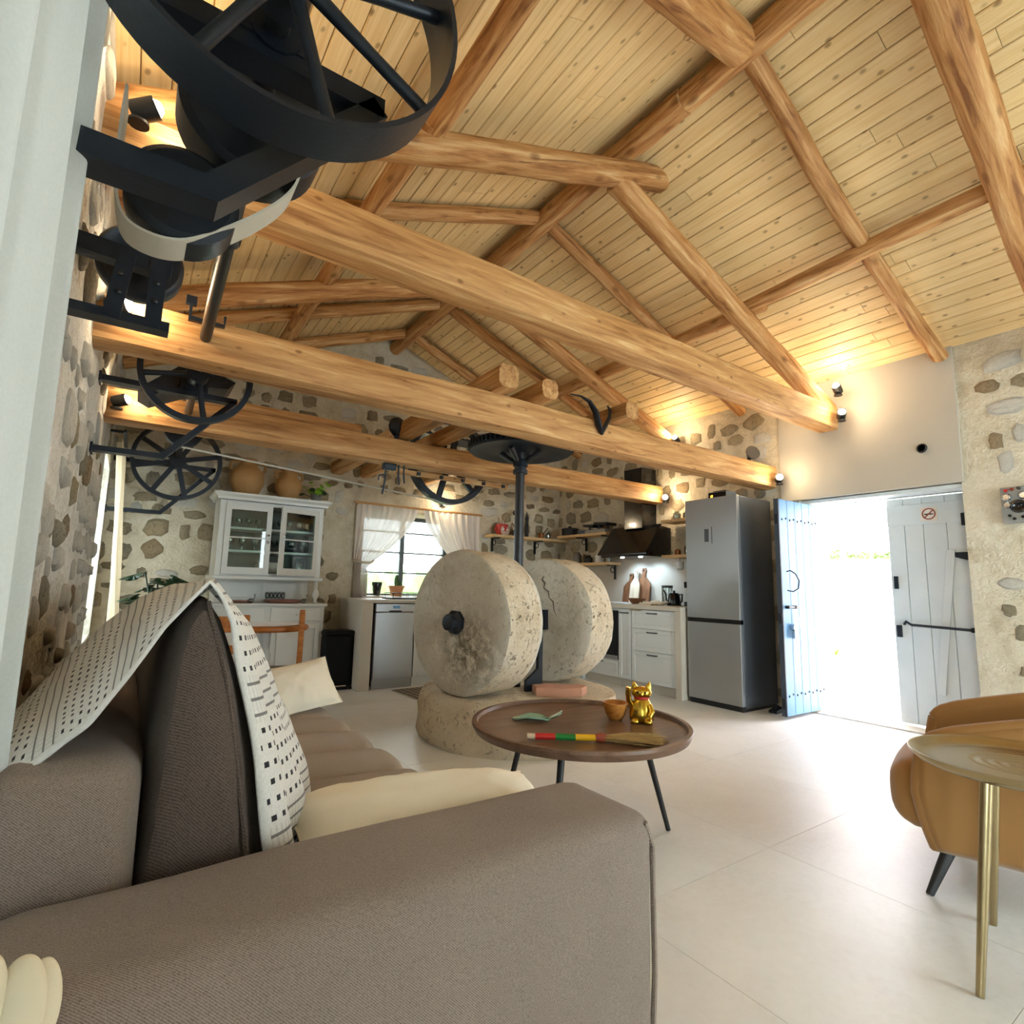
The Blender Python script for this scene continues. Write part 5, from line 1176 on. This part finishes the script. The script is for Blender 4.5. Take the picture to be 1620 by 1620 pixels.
G().bb(.62, 1.75, HY0-.05, HY1, .06, .855).build('lower_case', 'hutch_white', HU, bevel=.003)
for x0, x1 in ((.66, 1.155), (1.215, 1.71)):
    d = G().bb(x0, x1, HY0-.068, HY0-.05, .70, .835).build('drawer', 'hutch_white', HU, bevel=.004); G().lathe([(.006, 0), (.006, .012), (.014, .02), (.001, .028)], 12, ((x0+x1)/2, HY0-.068, .77), (0, -1, 0)).build('knob', 'hutch_white', d, 50)
    r = .05; d = G().bb(x0, x0+r, HY0-.068, HY0-.05, .10, .67).bb(x1-r, x1, HY0-.068, HY0-.05, .10, .67).bb(x0+r, x1-r, HY0-.068, HY0-.05, .10, .15).bb(x0+r, x1-r, HY0-.068, HY0-.05, .62, .67).build('door', 'hutch_white', HU, bevel=.003)
    G().bb(x0+r+.02, x1-r-.02, HY0-.064, HY0-.05, .17, .60).build('panel', 'hutch_white', d, bevel=.008)
for xx in (.66, 1.71): G().bb(xx-.03, xx+.03, HY0-.04, HY1-.02, 0, .06).build('foot', 'hutch_white', HU)
def glassp(r, h): return [(r*.7, 0), (r*.75, .004), (r*.15, .012), (r*.14, h*.4), (r*.7, h*.5), (r, h*.7), (r*.85, h), (r*.8, h), (r*.9, h*.7), (r*.6, h*.52), (.001, h*.48)]
gi = 0; proto = {}
rows = ((1.641, [.80, .89, .98, 1.08, 1.30, 1.40, 1.50, 1.59], .033, .11, 'top shelf'), (1.411, [.82, .94, 1.06, 1.19, 1.31, 1.43, 1.55], .045, .13, 'middle shelf'))
for (zz, xs, r, h, nm_) in rows:
    p = None
    ordn = ('first', 'second', 'third', 'fourth', 'fifth', 'sixth', 'seventh', 'eighth')
    for k, x in enumerate(xs):
        lb = '%s drinking glass from the left on the dresser %s' % (ordn[k], nm_)
        if p is None:
            p = thing('drinking_glass', lb, 'glass', (x, 6.28, zz), group='glasses on the dresser '+nm_); G().lathe(glassp(r, h), 14).build('bowl', 'glassware', p, 60)
        else: dup(p, (x, 6.28+.02*(k % 2), zz), None, lb)
t_ = lathe_thing('stacked_plates', 'white plates standing on the lowest dresser shelf', 'plates', (1.2, 6.3, 1.18), [(.06, 0), (.1, .01), (.12, .05), (.12, .09), (.1, .12), (.06, .12), (.002, .11)], 'ceramic', 24)
t_ = lathe_thing('glass_carafe', 'glass carafe on the lowest dresser shelf', 'carafe', (1.52, 6.3, 1.18), jar_prof(.045, .18), 'glassware')
t_ = thing('dark_bowl', 'dark oval bowl on the second dresser shelf', 'bowl', (1.42, 6.32, 1.411)); G().lathe([(.03, 0), (.05, .005), (.075, .04), (.07, .04), (.04, .01), (.002, .008)], 20).build('bowl', 'black_matte', t_, 50)
# on the dresser counter
t_ = lathe_thing('round_tray', 'flat reddish serving tray on the dresser counter', 'tray', (1.36, 6.16, .88), [(.14, 0), (.17, .006), (.195, .03), (.19, .033), (.16, .012), (.002, .01)], 'tray_red', 32)
t_ = lathe_thing('round_tray', 'small reddish dish on the dresser counter behind the throw', 'tray', (.93, 6.14, .88), [(.09, 0), (.11, .006), (.13, .02), (.125, .023), (.1, .01), (.002, .008)], 'tray_red', 28)
t_ = thing('ornament_plaque', 'small dark openwork metal plaque standing on the dresser', 'plaque', (1.33, 6.41, .88))
G().bb(-.10, .10, 0, .012, .03, .11).build('plate', 'panel_grey', t_)
for k in range(5): G().tube([(-.08+.04*k+.016*math.cos(a), -.004, .07+.026*math.sin(a)) for a in [q*PI/6 for q in range(12)]], .005, 5, loop=True).build('scroll', 'black_matte', t_)
G().bb(-.09, .09, -.01, .02, 0, .03).build('foot', 'black_matte', t_)
for xx, hh, lb in ((1.54, .07, 'small glass bird ornament at the tray end'), (1.03, .06, 'small glass swan ornament on the dresser counter')):
    t_ = thing('glass_bird', lb, 'ornament', (xx, 6.06, .88)); G().lathe([(.012, 0), (.03, .015), (.034, .03), (.015, .045), (.001, .05)], 14).build('body', 'glassware', t_, 60); G().tube([(.02, 0, .035), (.035, 0, .06), (.03, 0, .085), (.045, 0, .09)], [.01, .007, .008, .003], 7).build('neck', 'glassware', t_, 60)
# jugs on top
def jug(label, x, R, h, neck, seed):
    t_ = thing('clay_jug', label, 'jug', (x, 6.28, 1.975), group='clay jugs on the dresser')
    G().lathe([(R*.5, 0), (R*.72, h*.1), (R*.97, h*.35), (R, h*.5), (R*.9, h*.66), (R*.62, h*.8), (neck, h*.86), (neck*.95, h*.95), (neck*1.12, h), (neck*.95, h), (neck*.8, h*.88), (.002, h*.85)], 32).build('body', 'clay_jug', t_, 60)
    G().tube([(neck*.9, 0, h*.93), (R*.95, 0, h*.9), (R*1.0, 0, h*.75), (R*.8, 0, h*.66)], .016, 8).build('handle', 'clay_jug', t_, 60)
    G().tube([(-neck*.9, 0, h*.93), (-R*.95, 0, h*.9), (-R*1.0, 0, h*.75), (-R*.8, 0, h*.66)], .016, 8).build('handle', 'clay_jug', t_, 60)
jug('large round clay jug on top of the dresser', .93, .17, .40, .08, 1); jug('smaller clay jug next to the trailing green plant', 1.35, .14, .34, .085, 2)
def leafy(t_, n, base, spread, hh, lr, mat, seed, name='leaf', elong=1.0):
    random.seed(seed)
    for k in range(n):
        a = random.random()*2*PI; d = spread*(.35+.65*random.random()); z = base+hh*random.random()
        p = V(d*math.cos(a), d*math.sin(a), z); st_ = G().tube([(0, 0, base*.6), p*.5+V(0, 0, .03), p], .003, 5)
        nrm = V(math.cos(a)*.5+random.uniform(-.3, .3), math.sin(a)*.5-.5, .6+random.random()*.4).normalized(); x = nrm.orthogonal().normalized(); y = nrm.cross(x); r = lr*random.uniform(.7, 1.2)
        ring_ = [p+x*(r*math.cos(q))+y*(r*elong*math.sin(q))+nrm*(-.15*r*(math.cos(q)**2)) for q in [2*PI*j/12 for j in range(12)]]
        o = len(st_.v); st_.v += [tuple(q) for q in ring_]+[tuple(p+nrm*.002)]
        for j in range(12): st_.f.append((o+j, o+(j+1) % 12, o+12))
        st_.build(name, mat, t_, 60)
t_ = thing('pilea_plant', 'bright green round-leaved plant in a small dark pot on the dresser', 'plant', (1.63, 6.2, 1.975))
G().lathe([(.045, 0), (.06, .09), (.065, .095), (.055, .095), (.05, .08), (.002, .08)], 18).build('pot', 'grey_pot', t_, 40); leafy(t_, 18, .1, .15, .14, .036, 'leaf_bright', 4); leafy(t_, 6, .06, .18, .08, .03, 'leaf_dark', 6)
# monstera on a stand
t_ = thing('monstera_plant', 'dark monstera plant in a pot below the spoked wheel', 'plant', (.22, 5.30, 0))
G().lathe([(.12, 0), (.16, .3), (.165, .32), (.14, .32), (.135, .28), (.002, .28)], 24).build('pot', 'ceramic', t_, 40)
random.seed(12)
for k in range(15):
    a = k*2.4+.3; d = .10+.15*random.random(); z = .8+.36*random.random(); p = V(d*math.cos(a)*1.0, d*math.sin(a), z)
    g = G().tube([(0, 0, .28), (p.x*.3, p.y*.3, z*.7), p], .006, 6)
    L = random.uniform(.13, .18); dirv = V(math.cos(a), math.sin(a), -.35).normalized(); side = dirv.cross(V(0, 0, 1)).normalized(); nrm = side.cross(dirv)
    out = []
    for j in range(22):
        q = 2*PI*j/22; rr = 1.0 if j % 2 == 0 or abs(q-PI) < .5 else .62
        out.append(p+dirv*(L*.5+L*.62*rr*math.cos(q))+side*(L*.55*rr*math.sin(q))-nrm*(.25*L*(math.sin(q)**2)))
    o = len(g.v); g.v += [tuple(q) for q in out]+[tuple(p+dirv*L*.45)]
    for j in range(22): g.f.append((o+j, o+(j+1) % 22, o+22))
    g.build('leaf', 'leaf_dark', t_, 60)

# ---------------------------------------------------------------- dining corner
dt = thing('dining_table', 'round wooden table with a turned cream pedestal behind the sofa', 'table', (.93, 4.75, 0))
G().lathe([(.01, .72), (.31, .72), (.325, .735), (.325, .75), (.31, .76), (.01, .76)], 48).build('top', 'orange_wood', dt, 40)
G().lathe([(.06, .04), (.085, .10), (.05, .16), (.045, .24), (.075, .34), (.08, .40), (.055, .48), (.06, .52), (.045, .56), (.05, .72)], 24).build('pedestal', 'hutch_white', dt, 60)
for k in range(3):
    a = k*2*PI/3+.5; G().tube([(.05*math.cos(a), .05*math.sin(a), .12), (.18*math.cos(a), .18*math.sin(a), .08), (.28*math.cos(a), .28*math.sin(a), .018)], [.03, .028, .018], 8).build('foot', 'hutch_white', dt, 60)
dl = G().lathe([(.002, 0), (.25, 0), (.26, .004), (.25, .006), (.002, .006)], 40).build('doily', 'doily', smooth=40); dl.location = (.93, 4.75, .761); tag(dl, 'white lace doily on the round wooden table', 'doily')
def chair(loc, rz, label):
    t_ = thing('dining_chair', label, 'chair', loc, rz, 'wooden chairs at the round table')   # front = -X local, back posts at +x
    for sy in (-1, 1):
        G().box((.19, sy*.18, .44), (.04, .04, .88)).build('back_post', 'orange_wood', t_, bevel=.006); G().box((-.19, sy*.18, .22), (.04, .04, .44)).build('leg', 'orange_wood', t_, bevel=.006)
        G().box((0, sy*.18, .16), (.34, .022, .03)).build('stretcher', 'orange_wood', t_)
        G().box((0, sy*.18, .41), (.34, .025, .05)).build('seat_rail', 'orange_wood', t_)
    for sx in (-1, 1): G().box((sx*.19, 0, .41), (.025, .32, .05)).build('seat_rail', 'orange_wood', t_)
    for zz, hh in ((.82, .1), (.66, .055)): G().box((.19, 0, zz), (.02, .32, hh)).build('back_rail', 'orange_wood', t_, bevel=.004)
    G().box((0, 0, .438), (.36, .34, .025)).build('seat', 'rush', t_, bevel=.008)
    return t_
chair((.95, 4.50, 0), -.25, 'wooden ladder-back chair with a rush seat right of the round table')
chair((.50, 4.18, 0), -PI/2-.1, 'wooden chair mostly hidden by the throw, its back towards the viewer')

# ---------------------------------------------------------------- small iron things on the beams and walls
t_ = thing('iron_yoke', 'black curved iron yoke hanging on the middle tie beam', 'hook', (2.86, 2.985, 2.40))
G().tube([(-.30, -.01, .13), (-.2, -.015, .135), (-.12, -.02, .11), (-.06, -.025, .04), (-.03, -.025, -.05), (0, -.025, -.12)], [.008, .012, .022, .032, .034, .02], 10, squash=.45, up=(0, 1, 0)).build('blade', 'iron', t_, 60)
G().tube([(0, -.025, -.12), (.05, -.02, -.05), (.10, -.01, .03), (.12, 0, .09), (.10, .01, .13)], [.018, .018, .014, .011, .006], 10).build('prong', 'iron_shaft', t_, 60); G().tube([(.12, 0, .08), (.16, 0, .06), (.19, 0, .07)], [.01, .009, .005], 8).build('spur', 'iron', t_, 60)
t_ = thing('iron_ball', 'round black iron ball on top of the far tie beam', 'ball', (1.84, 4.50, 2.385))
G().lathe([(.002, .02), (.03, .03), (.065, .075), (.075, .12), (.06, .17), (.03, .19), (.002, .195)], 24).build('ball', 'iron', t_, 70); G().cyl((0, 0, 0), (0, 0, .04), .02, n=10).build('neck', 'iron', t_)
t_ = thing('hook_rack', 'black iron plate with three hanging hooks under the far tie beam', 'hooks', (1.80, 4.55, 2.16))
G().box((0, -.02, -.03), (.12, .06, .06)).build('plate', 'iron', t_, bevel=.01)
for dx, L, k in ((-.03, .28, 1), (.09, .18, 0), (.14, .16, 0)): G().tube([(dx, -.02, 0), (dx, -.02, -L*.5), (dx+(-.02 if k else .01), -.02, -L), ], .009, 6).build('hook', 'iron', t_, 60)
G().tube([(-.02, -.02, -.1), (-.09, -.02, -.12), (-.09, -.02, -.16)], .008, 6).build('hook', 'iron', t_, 60)
rl = thing('hanging_rail', 'thin wooden rail with iron clips below the far tie beam', 'rail', (2.55, 4.70, 2.155)); G().box((0, 0, -.015), (1.25, .04, .045)).build('rail', 'beam_wood', rl)
for k in range(5): G().box((-.4+.24*k, -.03, -.02), (.03, .03, .03)).build('clip', 'iron', rl)
t_ = thing('wall_speaker', 'small round black speaker on top of the tie beam end', 'speaker', (5.12, 3.12, 2.405)); G().lathe([(.03, 0), (.035, .02), (.07, .06), (.075, .08)], 18, (0, .02, .09), (-.5, -1, .3)).build('cone', 'black_matte', t_, 50); G().cyl((0, .02, 0), (0, .02, .09), .02, n=10).build('stand', 'black_matte', t_)
t_ = thing('control_panel', 'old grey switch panel with dials and a black knob on the stone wall', 'panel', (XR-.03, 1.13, 1.8))
G().bb(-.02, .03, -.12, .12, -.14, .13).build('plate', 'panel_grey', t_, bevel=.004)
for (yy, zz, r, mt) in ((.085, .055, .03, 'chrome'), (.085, -.005, .028, 'chrome'), (-.01, .06, .03, 'chrome'), (.02, -.02, .05, 'black_gloss'), (.075, -.085, .011, 'black_gloss'), (.05, -.11, .011, 'black_gloss'), (.0, -.10, .012, 'black_gloss'), (.085, .105, .012, 'red_paint'), (.05, .11, .012, 'red_brown'), (.01, .115, .012, 'black_gloss')):
    G().lathe([(r, 0), (r, .012), (r*.75, .02), (r*.6, .014), (.001, .014)], 16, (-.02, yy, zz), (-1, 0, 0)).build('dial' if r > .02 else 'button', mt, t_, 45)
t_ = thing('door_stop', 'small black iron door stop lying next to the fridge', 'door stop', (5.1, 2.93, 0)); G().prism([(-.09, 0), (.09, 0), (.09, .02), (.03, .05), (-.09, .025)], 1, -.04, .04).build('wedge', 'iron', t_, bevel=.004); G().tube([(-.04, 0, .03), (-.02, 0, .07), (.03, 0, .05)], .007, 6).build('ring', 'iron', t_)
